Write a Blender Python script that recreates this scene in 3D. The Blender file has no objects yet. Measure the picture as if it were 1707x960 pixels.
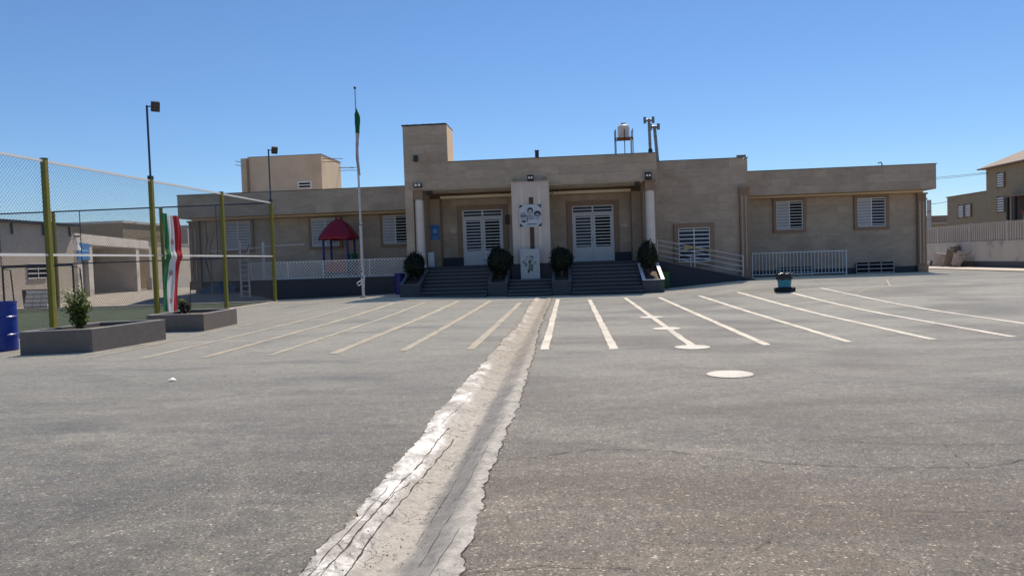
import bpy, math, random
from mathutils import Vector
random.seed(7)
R = math.radians
scene = bpy.context.scene
COL = scene.collection

# ------------------------------------------------------------------ camera, sky, sun, exposure
cam_data = bpy.data.cameras.new('camera')
cam_data.sensor_width = 36.0
cam_data.lens = 36.0 * 1250 / 1707
cam_data.clip_start, cam_data.clip_end = 0.05, 3000
cam = bpy.data.objects.new('camera', cam_data)
COL.objects.link(cam)
cam.location = (0, 0, 1.6)
from mathutils import Matrix
cam.rotation_euler = (Matrix.Rotation(R(4.4), 3, 'Z') @ Matrix.Rotation(R(90 - 2.15), 3, 'X') @ Matrix.Rotation(R(-1.95), 3, 'Z')).to_euler()
scene.camera = cam

SUN_AZ, SUN_EL = 17.0, 56.0            # degrees right of +Y (towards +X), above the horizon
world = bpy.data.worlds.new('World')
scene.world = world
world.use_nodes = True
wn = world.node_tree.nodes
bg = wn['Background']
sky = wn.new('ShaderNodeTexSky')
sky.sky_type = 'NISHITA'
sky.sun_disc = False
sky.sun_elevation = R(SUN_EL)
sky.sun_rotation = R(SUN_AZ)
sky.altitude = 0
sky.air_density = 1.0
sky.dust_density = 0.0
sky.ozone_density = 10.0
world.node_tree.links.new(sky.outputs[0], bg.inputs[0])
bg.inputs[1].default_value = 0.086

sun_data = bpy.data.lights.new('sun', 'SUN')
sun_data.energy = 4.9
sun_data.angle = R(0.53)
sun_data.color = (1.0, 0.89, 0.74)
sun = bpy.data.objects.new('sun', sun_data)
COL.objects.link(sun)
sd = Vector((math.sin(R(SUN_AZ)) * math.cos(R(SUN_EL)), math.cos(R(SUN_AZ)) * math.cos(R(SUN_EL)), math.sin(R(SUN_EL))))
sun.rotation_euler = sd.to_track_quat('Z', 'Y').to_euler()
sun.location = (10, 30, 40)

vs = scene.view_settings
vs.view_transform = 'Standard'
vs.look = 'None'
vs.exposure = 0.42
vs.gamma = 1.0
vs.use_curve_mapping = False

# ------------------------------------------------------------------ materials
MATS = {}
def rgb(r, g, b): return (r, g, b, 1.0)

def mat(name, base, rough=0.7, var=0.15, scale=3.0, bump=0.0, bscale=60.0, metallic=0.0, spec=0.4, rand=None, randamt=0.25,
        stretch=None, trans=0.0, dirt=None):
    """procedural principled material: noise mottling, optional per-piece variation and fine bump"""
    m = bpy.data.materials.new(name)
    m.use_nodes = True
    nt = m.node_tree; N = nt.nodes; L = nt.links
    p = N['Principled BSDF']
    p.inputs['Roughness'].default_value = rough
    p.inputs['Metallic'].default_value = metallic
    p.inputs['Specular IOR Level'].default_value = spec
    geo = N.new('ShaderNodeNewGeometry')
    vec = geo.outputs['Position']
    if stretch:
        mp = N.new('ShaderNodeMapping'); mp.inputs['Scale'].default_value = stretch
        L.new(vec, mp.inputs['Vector']); vec = mp.outputs['Vector']
    no = N.new('ShaderNodeTexNoise'); no.inputs['Scale'].default_value = scale; no.inputs['Detail'].default_value = 6
    no.inputs['Roughness'].default_value = 0.65
    L.new(vec, no.inputs['Vector'])
    mr = N.new('ShaderNodeMapRange')
    mr.inputs['From Min'].default_value = 0.25; mr.inputs['From Max'].default_value = 0.75
    mr.inputs['To Min'].default_value = 1 - var; mr.inputs['To Max'].default_value = 1 + var
    L.new(no.outputs['Fac'], mr.inputs['Value'])
    fac = mr.outputs[0]
    if rand:
        if rand == 'object':
            oi = N.new('ShaderNodeObjectInfo'); rnd = oi.outputs['Random']
        else:
            rnd = geo.outputs['Random Per Island']
        m2 = N.new('ShaderNodeMapRange'); m2.inputs['To Min'].default_value = 1 - randamt; m2.inputs['To Max'].default_value = 1 + randamt
        L.new(rnd, m2.inputs['Value'])
        mu = N.new('ShaderNodeMath'); mu.operation = 'MULTIPLY'
        L.new(fac, mu.inputs[0]); L.new(m2.outputs[0], mu.inputs[1]); fac = mu.outputs[0]
    vm = N.new('ShaderNodeVectorMath'); vm.operation = 'SCALE'
    vm.inputs[0].default_value = base[:3]
    L.new(fac, vm.inputs['Scale'])
    colout = vm.outputs[0]
    if dirt:
        dn = N.new('ShaderNodeTexNoise'); dn.inputs['Scale'].default_value = dirt[1]; dn.inputs['Detail'].default_value = 8
        L.new(geo.outputs['Position'], dn.inputs['Vector'])
        dr = N.new('ShaderNodeMapRange'); dr.inputs['From Min'].default_value = dirt[2]; dr.inputs['From Max'].default_value = dirt[3]
        L.new(dn.outputs['Fac'], dr.inputs['Value'])
        mx = N.new('ShaderNodeMix'); mx.data_type = 'RGBA'
        mx.inputs['B'].default_value = rgb(*dirt[0])
        L.new(dr.outputs[0], mx.inputs['Factor']); L.new(colout, mx.inputs['A'])
        colout = mx.outputs['Result']
    L.new(colout, p.inputs['Base Color'])
    if bump > 0:
        bn = N.new('ShaderNodeTexNoise'); bn.inputs['Scale'].default_value = bscale; bn.inputs['Detail'].default_value = 4
        L.new(vec, bn.inputs['Vector'])
        b = N.new('ShaderNodeBump'); b.inputs['Strength'].default_value = bump; b.inputs['Distance'].default_value = 0.02
        L.new(bn.outputs['Fac'], b.inputs['Height']); L.new(b.outputs[0], p.inputs['Normal'])
    if trans > 0:
        tb = N.new('ShaderNodeBsdfTranslucent'); ms = N.new('ShaderNodeMixShader'); ms.inputs[0].default_value = trans
        L.new(colout, tb.inputs['Color'])
        L.new(p.outputs[0], ms.inputs[1]); L.new(tb.outputs[0], ms.inputs[2])
        L.new(ms.outputs[0], N['Material Output'].inputs['Surface'])
    MATS[name] = m
    return m

STONE = (0.455, 0.355, 0.262)
mat('stone_slab', STONE, 0.7, 0.16, 2.2, 0.25, 40, rand='object', randamt=0.09, stretch=(1, 1, 4), dirt=((0.33, 0.25, 0.18), 0.9, 0.50, 0.80))
mat('stone_slab_joined', STONE, 0.7, 0.16, 2.2, 0.25, 40, rand='island', randamt=0.09, stretch=(1, 1, 4), dirt=((0.33, 0.25, 0.18), 0.9, 0.50, 0.80))
mat('stone_backing', (0.38, 0.285, 0.20), 0.85, 0.12, 3)
mat('stone_trim', (0.290, 0.195, 0.130), 0.7, 0.15, 4, 0.2, 40)
mat('stone_column', (0.720, 0.620, 0.540), 0.6, 0.1, 3, 0.1, 30)
mat('stone_pillar', (0.620, 0.510, 0.430), 0.6, 0.12, 2, 0.1, 30, stretch=(1, 1, .5))
mat('cream_plaster', (0.700, 0.540, 0.360), 0.85, 0.1, 2, 0.1, 80)
mat('cornice_pale', (0.840, 0.740, 0.580), 0.8, 0.05, 3)
mat('soffit', (0.780, 0.690, 0.580), 0.8, 0.1, 3)
mat('granite', (0.032, 0.037, 0.047), 0.55, 0.2, 8, 0.1, 90)
mat('granite_step', (0.024, 0.029, 0.037), 0.5, 0.2, 8, 0.1, 90)
mat('granite_nosing', (0.170, 0.180, 0.190), 0.45, 0.15, 8)
mat('plinth', (0.035, 0.038, 0.05), 0.6, 0.2, 5)
mat('planter_stone', (0.140, 0.125, 0.115), 0.6, 0.15, 6, 0.15, 70, dirt=((0.14, 0.135, 0.13), 2.0, 0.6, 0.8))
mat('planter_cap', (0.300, 0.290, 0.280), 0.5, 0.1, 6)
mat('marble_sunlit', (0.860, 0.850, 0.820), 0.45, 0.06, 6)  # sunlight on the right planter's rim, put into a whiter marble colour
mat('soil', (0.10, 0.075, 0.055), 0.95, 0.4, 14, 0.8, 40)
mat('white_metal', (0.760, 0.750, 0.730), 0.4, 0.05, 5)
mat('white_door', (0.600, 0.600, 0.600), 0.4, 0.06, 4)
mat('grey_metal', (0.32, 0.33, 0.34), 0.45, 0.1, 6, metallic=0.4)
mat('zinc', (0.200, 0.205, 0.210), 0.45, 0.2, 8, metallic=0.5)
mat('dark_metal', (0.025, 0.026, 0.032), 0.45, 0.2, 8)
mat('navy_metal', (0.03, 0.04, 0.07), 0.45, 0.2, 8)
mat('rust', (0.12, 0.05, 0.025), 0.8, 0.3, 12)
mat('yellow_paint', (0.19, 0.175, 0.022), 0.45, 0.14, 6, dirt=((0.12, 0.09, 0.03), 9, 0.66, 0.78))
mat('wire', (0.10, 0.105, 0.11), 0.5, 0.1, 5, metallic=0.3)
mat('pane_pale', (0.360, 0.370, 0.400), 0.35, 0.12, 2, spec=0.25)
mat('pane_dark', (0.004, 0.005, 0.008), 0.3, 0.2, 2, spec=0.06)
mat('pane_blue', (0.035, 0.047, 0.075), 0.3, 0.3, 2, spec=0.12)
mat('black_plastic', (0.012, 0.012, 0.014), 0.4, 0.2, 8)
mat('lens_dark', (0.045, 0.045, 0.050), 0.3, 0.1, 8)
mat('lamp_glass', (0.75, 0.76, 0.76), 0.2, 0.05, 8)
mat('brass', (0.35, 0.24, 0.08), 0.4, 0.2, 12, metallic=0.6)
mat('camera_white', (0.7, 0.7, 0.7), 0.4, 0.05, 5)
mat('wood_dark', (0.09, 0.055, 0.04), 0.7, 0.3, 6, stretch=(8, 8, 1))
mat('roof_membrane', (0.03, 0.03, 0.035), 0.8, 0.3, 8, 0.4, 30)
mat('coping', (0.16, 0.15, 0.14), 0.7, 0.2, 4)
mat('poster_paper', (0.52, 0.56, 0.58), 0.6, 0.1, 5)
mat('poster_ink', (0.030, 0.035, 0.055), 0.6, 0.3, 14)
mat('poster_grey', (0.30, 0.32, 0.36), 0.6, 0.25, 12)
mat('poster_skin', (0.42, 0.40, 0.42), 0.6, 0.2, 14)
mat('poster_red', (0.25, 0.06, 0.06), 0.6, 0.2, 14)
mat('poster_green', (0.16, 0.20, 0.13), 0.6, 0.3, 14)
mat('poster_blue', (0.03, 0.16, 0.42), 0.5, 0.2, 6)
mat('poster_lightblue', (0.20, 0.38, 0.58), 0.5, 0.2, 6)
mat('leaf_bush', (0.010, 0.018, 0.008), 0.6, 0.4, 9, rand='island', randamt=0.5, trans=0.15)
mat('leaf_rose', (0.10, 0.14, 0.03), 0.5, 0.3, 12, rand='island', randamt=0.5, trans=0.35)
mat('petal', (0.75, 0.72, 0.55), 0.6, 0.1, 12, trans=0.3)
mat('stem', (0.10, 0.07, 0.04), 0.9, 0.3, 12)
mat('leaf_dark', (0.02, 0.025, 0.012), 0.6, 0.4, 12, rand='island', randamt=0.5)
mat('leaf_yellow', (0.30, 0.26, 0.03), 0.6, 0.3, 12, rand='island', randamt=0.4)
mat('flag_green', (0.015, 0.16, 0.06), 0.7, 0.08, 9, trans=0.35)
mat('flag_white', (0.68, 0.68, 0.70), 0.7, 0.05, 9, trans=0.35)
mat('flag_red', (0.42, 0.022, 0.03), 0.7, 0.08, 9, trans=0.35)
mat('blue_drum', (0.008, 0.035, 0.26), 0.35, 0.12, 6)
mat('navy_barrel', (0.01, 0.015, 0.16), 0.35, 0.12, 6)
mat('green_bin', (0.02, 0.12, 0.03), 0.4, 0.15, 6)
mat('teal_bin', (0.01, 0.20, 0.30), 0.35, 0.12, 6)
mat('black_bag', (0.01, 0.011, 0.02), 0.25, 0.3, 9, 0.7, 35)
mat('rubber', (0.015, 0.015, 0.017), 0.75, 0.2, 20)
mat('play_red', (0.260, 0.008, 0.026), 0.4, 0.08, 5)
mat('play_blue', (0.015, 0.025, 0.20), 0.4, 0.08, 5)
mat('play_orange', (0.50, 0.07, 0.015), 0.4, 0.08, 5)
mat('play_green', (0.01, 0.14, 0.07), 0.4, 0.08, 5)
mat('tarp_blue', (0.01, 0.07, 0.15), 0.5, 0.2, 5, 0.6, 9)
mat('concrete', (0.560, 0.520, 0.470), 0.85, 0.15, 1.5, 0.3, 30, dirt=((0.2, 0.19, 0.18), 1.2, 0.58, 0.8))
mat('concrete_pale', (0.460, 0.425, 0.375), 0.85, 0.12, 1.5, 0.2, 30, stretch=(1, 1, .3), dirt=((0.24, 0.21, 0.19), 1.0, 0.56, 0.75))
mat('precast', (0.470, 0.430, 0.380), 0.85, 0.12, 1.5, 0.2, 30)
mat('kerb_concrete', (0.450, 0.400, 0.350), 0.85, 0.15, 3, 0.2, 40)
mat('house_brick', (0.320, 0.250, 0.160), 0.85, 0.18, 3, 0.3, 30, stretch=(1, 1, 3))
mat('house_roof', (0.240, 0.185, 0.155), 0.8, 0.2, 4, 0.3, 20)
mat('plaster_tan', (0.600, 0.485, 0.350), 0.9, 0.1, 1.2, 0.2, 40, dirt=((0.5, 0.40, 0.29), 0.8, 0.5, 0.8))
mat('plaster_grey', (0.570, 0.500, 0.420), 0.9, 0.12, 1.5, 0.2, 40)
mat('wall_cream', (0.60, 0.54, 0.45), 0.9, 0.15, 2.5, 0.4, 15, dirt=((0.40, 0.34, 0.27), 1.5, 0.55, 0.8))
mat('rubble', (0.420, 0.370, 0.330), 0.9, 0.25, 5, 0.5, 30)
mat('rubble_brown', (0.200, 0.160, 0.125), 0.9, 0.25, 5, 0.5, 30)
mat('turf', (0.040, 0.060, 0.035), 0.95, 0.3, 1.2, 0.8, 250)
mat('paving', (0.280, 0.250, 0.215), 0.9, 0.15, 2, 0.2, 40)
mat('earth', (0.30, 0.24, 0.18), 0.95, 0.3, 0.3)
mat('paper_white', (0.8, 0.8, 0.8), 0.7, 0.05, 5)
mat('tile_print', (0.5, 0.52, 0.52), 0.5, 0.15, 9)
mat('pvc_pale', (0.550, 0.550, 0.550), 0.4, 0.12, 5)

def nodes_of(name):
    m = bpy.data.materials.new(name); m.use_nodes = True; MATS[name] = m
    return m, m.node_tree.nodes, m.node_tree.links

def make_asphalt():
    m, N, L = nodes_of('asphalt'); p = N['Principled BSDF']
    p.inputs['Specular IOR Level'].default_value = 0.2
    p.inputs['Roughness'].default_value = 0.72
    p.inputs['Sheen Weight'].default_value = 0.85; p.inputs['Sheen Roughness'].default_value = 0.30; p.inputs['Sheen Tint'].default_value = (0.96, 0.86, 0.70, 1)
    geo = N.new('ShaderNodeNewGeometry'); P = geo.outputs['Position']
    def mapped(sc, off=(0, 0, 0)):
        mp = N.new('ShaderNodeMapping'); mp.inputs['Scale'].default_value = sc; mp.inputs['Location'].default_value = off; L.new(P, mp.inputs['Vector']); return mp.outputs[0]
    def noise(s, d=5, r=0.6, vec=P, dist=0.0):
        n = N.new('ShaderNodeTexNoise'); n.inputs['Scale'].default_value = s; n.inputs['Detail'].default_value = d
        n.inputs['Roughness'].default_value = r; n.inputs['Distortion'].default_value = dist; L.new(vec, n.inputs['Vector']); return n.outputs['Fac']
    def rng(v, a, b, c, d):
        r = N.new('ShaderNodeMapRange'); r.inputs['From Min'].default_value = a; r.inputs['From Max'].default_value = b
        r.inputs['To Min'].default_value = c; r.inputs['To Max'].default_value = d; L.new(v, r.inputs['Value']); return r.outputs[0]
    def op(o, a, b):
        q = N.new('ShaderNodeMath'); q.operation = o
        for i, v in enumerate((a, b)):
            if isinstance(v, (int, float)): q.inputs[i].default_value = v
            else: L.new(v, q.inputs[i])
        return q.outputs[0]
    def mul(*v):
        r = v[0]
        for w in v[1:]: r = op('MULTIPLY', r, w)
        return r
    def mixc(f, a, b):
        mx = N.new('ShaderNodeMix'); mx.data_type = 'RGBA'; L.new(f, mx.inputs['Factor'])
        for v, sk in ((a, 'A'), (b, 'B')):
            if isinstance(v, tuple): mx.inputs[sk].default_value = rgb(*v)
            else: L.new(v, mx.inputs[sk])
        return mx.outputs['Result']
    sx = N.new('ShaderNodeSeparateXYZ'); L.new(P, sx.inputs[0])
    wide = mapped((0.4, 1.0, 1.0))
    # two pours either side of the drain, the right one paler and browner
    side = rng(op('ADD', sx.outputs[0], rng(noise(.5), .3, .7, -.3, .3)), -1.2, -0.6, 0.0, 1.0)
    base = mixc(side, (0.126, 0.114, 0.095), (0.150, 0.130, 0.105))
    # worn, dusty playground end; brighter grazing light there is painted in too
    worn_bright = mul(rng(sx.outputs[1], 6.0, 16.0, 0.0, 1.0), rng(noise(0.7, 7, 0.7, wide), 0.25, 0.62, 0.45, 1.0))
    base = mixc(worn_bright, base, (0.285, 0.255, 0.204))
    # dust drifts and pale scuffs
    base = mixc(rng(noise(0.45, 8, 0.72, wide, 0.6), 0.50, 0.66, 0.0, 0.85), base, (0.240, 0.218, 0.176))
    # dark binder patches and reddish-brown stained patches
    base = mixc(rng(noise(0.6, 7, 0.68, mapped((.5, 1, 1), (7, 3, 0)), 0.4), 0.52, 0.70, 0.0, 0.75), base, (0.078, 0.071, 0.062))
    base = mixc(mul(side, rng(noise(0.42, 6, 0.65, mapped((.6, 1, 1), (21, 13, 0))), 0.47, 0.62, 0.0, 0.85)), base, (0.122, 0.097, 0.072))
    # faint tyre sweeps
    tw = N.new('ShaderNodeTexWave'); tw.wave_type = 'RINGS'; tw.rings_direction = 'Z'; tw.inputs['Scale'].default_value = 0.16; tw.inputs['Distortion'].default_value = 1.5; tw.inputs['Detail'].default_value = 2
    L.new(mapped((1, 1, 1), (9, -3, 0)), tw.inputs['Vector'])
    base = mixc(mul(rng(tw.outputs['Fac'], 0.90, 1.0, 0.0, 0.35), rng(noise(1.1, 5), .45, .6, 0, 1)), base, (0.22, 0.19, 0.155))
    coarse = rng(noise(9, 10, 0.80), 0.28, 0.72, 0.62, 1.38)
    fine = rng(noise(55, 6, 0.8), 0.3, 0.7, 0.62, 1.38)
    def cells(sc):
        vo = N.new('ShaderNodeTexVoronoi'); vo.inputs['Scale'].default_value = sc; L.new(P, vo.inputs['Vector'])
        sep = N.new('ShaderNodeSeparateColor'); L.new(vo.outputs['Color'], sep.inputs[0]); return sep
    a, b2 = cells(70), cells(150)
    streak = rng(noise(2.6, 8, 0.72, mapped((.3, 1, 1), (3, 9, 0))), 0.3, 0.7, 0.80, 1.20)
    f = mul(streak, coarse, fine, rng(a.outputs[0], 0.90, 1.0, 1.0, 2.6), rng(a.outputs[1], 0.0, 0.16, 0.45, 1.0), rng(b2.outputs[0], 0.78, 1.0, 1.0, 2.0), rng(b2.outputs[1], 0.0, 0.25, 0.55, 1.0))
    vm = N.new('ShaderNodeVectorMath'); vm.operation = 'SCALE'; L.new(base, vm.inputs[0]); L.new(f, vm.inputs['Scale'])
    L.new(vm.outputs[0], p.inputs['Base Color'])
    b = N.new('ShaderNodeBump'); b.inputs['Strength'].default_value = 0.7; b.inputs['Distance'].default_value = 0.008
    L.new(noise(75, 5, 0.75), b.inputs['Height']); L.new(b.outputs[0], p.inputs['Normal'])
make_asphalt()

def make_paint(name, col, wear0, wear1):
    m, N, L = nodes_of(name); p = N['Principled BSDF']; p.inputs['Roughness'].default_value = 0.75
    geo = N.new('ShaderNodeNewGeometry'); P = geo.outputs['Position']
    def noise(s, d, r):
        n = N.new('ShaderNodeTexNoise'); n.inputs['Scale'].default_value = s; n.inputs['Detail'].default_value = d; n.inputs['Roughness'].default_value = r
        L.new(P, n.inputs['Vector']); return n.outputs['Fac']
    ad = N.new('ShaderNodeMath'); ad.operation = 'MULTIPLY_ADD'; ad.inputs[1].default_value = 0.30
    L.new(noise(1.3, 4, .6), ad.inputs[0])
    m2 = N.new('ShaderNodeMath'); m2.operation = 'MULTIPLY'; m2.inputs[1].default_value = 0.75; L.new(noise(26, 8, .8), m2.inputs[0]); L.new(m2.outputs[0], ad.inputs[2])
    r = N.new('ShaderNodeMapRange'); r.inputs['From Min'].default_value = wear0; r.inputs['From Max'].default_value = wear1
    L.new(ad.outputs[0], r.inputs['Value'])
    mx = N.new('ShaderNodeMix'); mx.data_type = 'RGBA'
    mx.inputs['A'].default_value = rgb(*col); mx.inputs['B'].default_value = rgb(0.20, 0.18, 0.15)
    L.new(r.outputs[0], mx.inputs['Factor']); L.new(mx.outputs['Result'], p.inputs['Base Color'])
make_paint('paint_white', (0.54, 0.51, 0.45), 0.47, 0.66)
make_paint('paint_circle', (0.50, 0.48, 0.44), 0.49, 0.70)
make_paint('paint_worn', (0.40, 0.37, 0.29), 0.40, 0.60)
make_paint('paint_faint', (0.32, 0.29, 0.24), 0.40, 0.58)

def make_drain():
    """old cement: pale render on both banks, sandy sediment along the bed, painted grey shade on the right bank, all broken up by noise"""
    m, N, L = nodes_of('drain_cement'); p = N['Principled BSDF']; p.inputs['Roughness'].default_value = 0.85
    geo = N.new('ShaderNodeNewGeometry'); P = geo.outputs['Position']
    def noise(s, d=6, r=0.65, sc=None):
        v = P
        if sc:
            mp = N.new('ShaderNodeMapping'); mp.inputs['Scale'].default_value = sc; L.new(P, mp.inputs['Vector']); v = mp.outputs[0]
        n = N.new('ShaderNodeTexNoise'); n.inputs['Scale'].default_value = s; n.inputs['Detail'].default_value = d
        n.inputs['Roughness'].default_value = r; L.new(v, n.inputs['Vector']); return n.outputs['Fac']
    def rng(v, a, b, c=0.0, d=1.0):
        r = N.new('ShaderNodeMapRange'); r.inputs['From Min'].default_value = a; r.inputs['From Max'].default_value = b
        r.inputs['To Min'].default_value = c; r.inputs['To Max'].default_value = d; L.new(v, r.inputs['Value']); return r.outputs[0]
    def mixc(f, a, b):
        mx = N.new('ShaderNodeMix'); mx.data_type = 'RGBA'; L.new(f, mx.inputs['Factor'])
        for v, s in ((a, 'A'), (b, 'B')):
            if isinstance(v, tuple): mx.inputs[s].default_value = rgb(*v)
            else: L.new(v, mx.inputs[s])
        return mx.outputs['Result']
    def math2(op, a, b):
        q = N.new('ShaderNodeMath'); q.operation = op
        for i, v in enumerate((a, b)):
            if isinstance(v, (int, float)): q.inputs[i].default_value = v
            else: L.new(v, q.inputs[i])
        return q.outputs[0]
    sep = N.new('ShaderNodeSeparateXYZ'); L.new(P, sep.inputs[0])
    wob = rng(noise(1.1, 8, .7), 0.2, 0.8, -0.09, 0.09)
    x = math2('ADD', sep.outputs[0], wob)
    base = mixc(rng(noise(4.5, 10, 0.78), 0.34, 0.64), (0.42, 0.40, 0.37), (0.22, 0.21, 0.195))
    white = rng(noise(2.0, 8, 0.75, (1, .5, 1)), 0.46, 0.60)
    base = mixc(math2('MULTIPLY', white, rng(x, -1.16, -1.24)), base, (0.74, 0.73, 0.71))
    grey = math2('MULTIPLY', rng(x, -0.99, -0.96), rng(x, -0.70, -0.80))  # shade of the bank turned from the sun, put into the colour
    base = mixc(math2('MULTIPLY', grey, rng(noise(1.2, 6, 0.6, (1, .35, 1)), 0.36, 0.5, 0.35, 0.95)), base, (0.165, 0.162, 0.158))
    bed = math2('MULTIPLY', rng(x, -1.24, -1.12), rng(x, -0.92, -1.0))
    base = mixc(math2('MULTIPLY', bed, rng(noise(5, 8, 0.7), 0.35, 0.55, 0.25, 0.95)), base, (0.335, 0.312, 0.275))
    # the farther stretch of the channel is browner and dirtier
    far = rng(sep.outputs[1], 8.5, 13.0, 0.0, 0.95)
    base = mixc(math2('MULTIPLY', far, rng(noise(3, 8, 0.7), 0.3, 0.6)), base, (0.235, 0.205, 0.165))
    mu = N.new('ShaderNodeMix'); mu.data_type = 'RGBA'; mu.blend_type = 'MULTIPLY'; mu.inputs['Factor'].default_value = 1.0
    ve = N.new('ShaderNodeTexVoronoi'); ve.feature = 'DISTANCE_TO_EDGE'; ve.inputs['Scale'].default_value = 7.5
    dv = N.new('ShaderNodeVectorMath'); dv.operation = 'MULTIPLY_ADD'; nz = N.new('ShaderNodeTexNoise'); nz.inputs['Scale'].default_value = 6; nz.inputs['Detail'].default_value = 6; L.new(P, nz.inputs['Vector'])
    L.new(nz.outputs['Color'], dv.inputs[0]); dv.inputs[1].default_value = (.22, .22, .22); L.new(P, dv.inputs[2]); L.new(dv.outputs[0], ve.inputs['Vector'])
    hair = math2('MAXIMUM', rng(ve.outputs['Distance'], 0.008, 0.035, 0.35, 1.0), rng(noise(1.6, 3), 0.50, 0.62, 1.0, 0.0))
    g = math2('MULTIPLY', hair, math2('MULTIPLY', rng(noise(70, 6, 0.8), 0.25, 0.75, 0.66, 1.3), rng(noise(16, 8, 0.75), 0.3, 0.7, 0.74, 1.24)))
    cg = N.new('ShaderNodeCombineColor'); [L.new(g, cg.inputs[i]) for i in range(3)]
    L.new(base, mu.inputs['A']); L.new(cg.outputs[0], mu.inputs['B'])
    L.new(mu.outputs['Result'], p.inputs['Base Color'])
    b = N.new('ShaderNodeBump'); b.inputs['Strength'].default_value = 0.6; b.inputs['Distance'].default_value = 0.012
    L.new(noise(22, 8, 0.7), b.inputs['Height']); L.new(b.outputs[0], p.inputs['Normal'])
make_drain()
mat('crack', (0.045, 0.040, 0.035), 0.95, 0.3, 20)
mat('crack_soft', (0.055, 0.048, 0.042), 0.95, 0.3, 20)
mat('pebble', (0.16, 0.13, 0.10), 0.9, 0.2, 20, rand='island', randamt=0.7)

# ------------------------------------------------------------------ mesh helpers
ORIG = {}
def world_of(o):
    v = Vector((0, 0, 0))
    while o is not None:
        v = v + Vector(o.location); o = o.parent
    return v

class MB:
    def __init__(self): self.v = []; self.f = []; self.mi = []
    def add(self, vs, fs, m=0):
        n = len(self.v); self.v += [tuple(q) for q in vs]
        for f in fs: self.f.append(tuple(n + i for i in f)); self.mi.append(m)
        return self
    def box(self, x0, x1, y0, y1, z0, z1, m=0):
        return self.add([(x0,y0,z0),(x1,y0,z0),(x1,y1,z0),(x0,y1,z0),(x0,y0,z1),(x1,y0,z1),(x1,y1,z1),(x0,y1,z1)],
                 [(0,3,2,1),(4,5,6,7),(0,1,5,4),(1,2,6,5),(2,3,7,6),(3,0,4,7)], m)
    def hexa(self, p, m=0):
        """8 corners, bottom four then top four"""
        return self.add(p, [(0,3,2,1),(4,5,6,7),(0,1,5,4),(1,2,6,5),(2,3,7,6),(3,0,4,7)], m)
    def tube(self, pts, r, n=8, m=0, cap=True):
        pts = [Vector(p) for p in pts]; rs = r if isinstance(r, (list, tuple)) else [r] * len(pts)
        base = len(self.v); ring = []
        for i, p in enumerate(pts):
            d = (pts[min(i+1, len(pts)-1)] - pts[max(i-1, 0)])
            if d.length < 1e-9: d = Vector((0, 0, 1))
            d.normalize()
            a = d.cross(Vector((0, 0, 1)))
            if a.length < 1e-3: a = Vector((1, 0, 0))
            a.normalize(); b = d.cross(a)
            ring.append([len(self.v) + k for k in range(n)])
            for k in range(n):
                t = 2 * math.pi * (k + .5) / n
                self.v.append(tuple(p + a * (rs[i] * math.cos(t)) + b * (rs[i] * math.sin(t))))
        for i in range(len(pts) - 1):
            for k in range(n):
                self.f.append((ring[i][k], ring[i][(k+1) % n], ring[i+1][(k+1) % n], ring[i+1][k])); self.mi.append(m)
        if cap:
            self.f.append(tuple(ring[0][::-1])); self.mi.append(m); self.f.append(tuple(ring[-1])); self.mi.append(m)
        return self
    def lathe(self, c, prof, n=24, m=0):
        rings = []
        for r, z in prof:
            rings.append([len(self.v) + k for k in range(n)])
            for k in range(n):
                t = 2 * math.pi * k / n
                self.v.append((c[0] + r * math.cos(t), c[1] + r * math.sin(t), c[2] + z))
        for i in range(len(prof) - 1):
            for k in range(n):
                self.f.append((rings[i][k], rings[i][(k+1) % n], rings[i+1][(k+1) % n], rings[i+1][k])); self.mi.append(m)
        self.f.append(tuple(rings[0][::-1])); self.mi.append(m); self.f.append(tuple(rings[-1])); self.mi.append(m)
        return self
    def build(self, name, mats, parent=None, smooth=False, bevel=0.0):
        o = world_of(parent)
        me = bpy.data.meshes.new(name)
        me.from_pydata([(a - o.x, b - o.y, c - o.z) for a, b, c in self.v], [], self.f)
        if isinstance(mats, str): mats = [mats]
        for q in mats: me.materials.append(MATS[q])
        if len(mats) > 1: me.polygons.foreach_set('material_index', self.mi)
        if smooth: me.polygons.foreach_set('use_smooth', [True] * len(me.polygons))
        me.validate(); me.update()
        ob = bpy.data.objects.new(name, me); COL.objects.link(ob)
        if parent is not None: ob.parent = parent
        if bevel:
            b = ob.modifiers.new('bevel', 'BEVEL'); b.width = bevel; b.segments = 2; b.limit_method = 'ANGLE'
        return ob

def tag(o, label=None, cat=None, group=None, kind=None):
    if label: o['label'] = label
    if cat: o['category'] = cat
    if group: o['group'] = group
    if kind: o['kind'] = kind
    return o
def thing(name, loc, label, cat, group=None):
    o = bpy.data.objects.new(name, None); o.empty_display_size = 0.2; o.location = loc
    COL.objects.link(o); return tag(o, label, cat, group)
def BX(name, x0, x1, y0, y1, z0, z1, m, parent=None, bevel=0.0):
    return MB().box(x0, x1, y0, y1, z0, z1).build(name, m, parent, bevel=bevel)
UNIT = {}
def unit(m):
    """a shared unit cube per material, for pieces that differ only in size"""
    if m not in UNIT:
        b = MB().box(-.5, .5, -.5, .5, -.5, .5); me = bpy.data.meshes.new('piece'); me.from_pydata(b.v, [], b.f); me.materials.append(MATS[m]); UNIT[m] = me
    return UNIT[m]
def piece(name, x0, x1, y0, y1, z0, z1, m, parent):
    o = bpy.data.objects.new(name, unit(m)); COL.objects.link(o); o.parent = parent
    w = world_of(parent)
    o.location = ((x0+x1)/2 - w.x, (y0+y1)/2 - w.y, (z0+z1)/2 - w.z); o.scale = (x1-x0, y1-y0, z1-z0)
    return o

def S(t):
    t = max(0.0, min(1.0, t)); return t * t * (3 - 2 * t)

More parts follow.
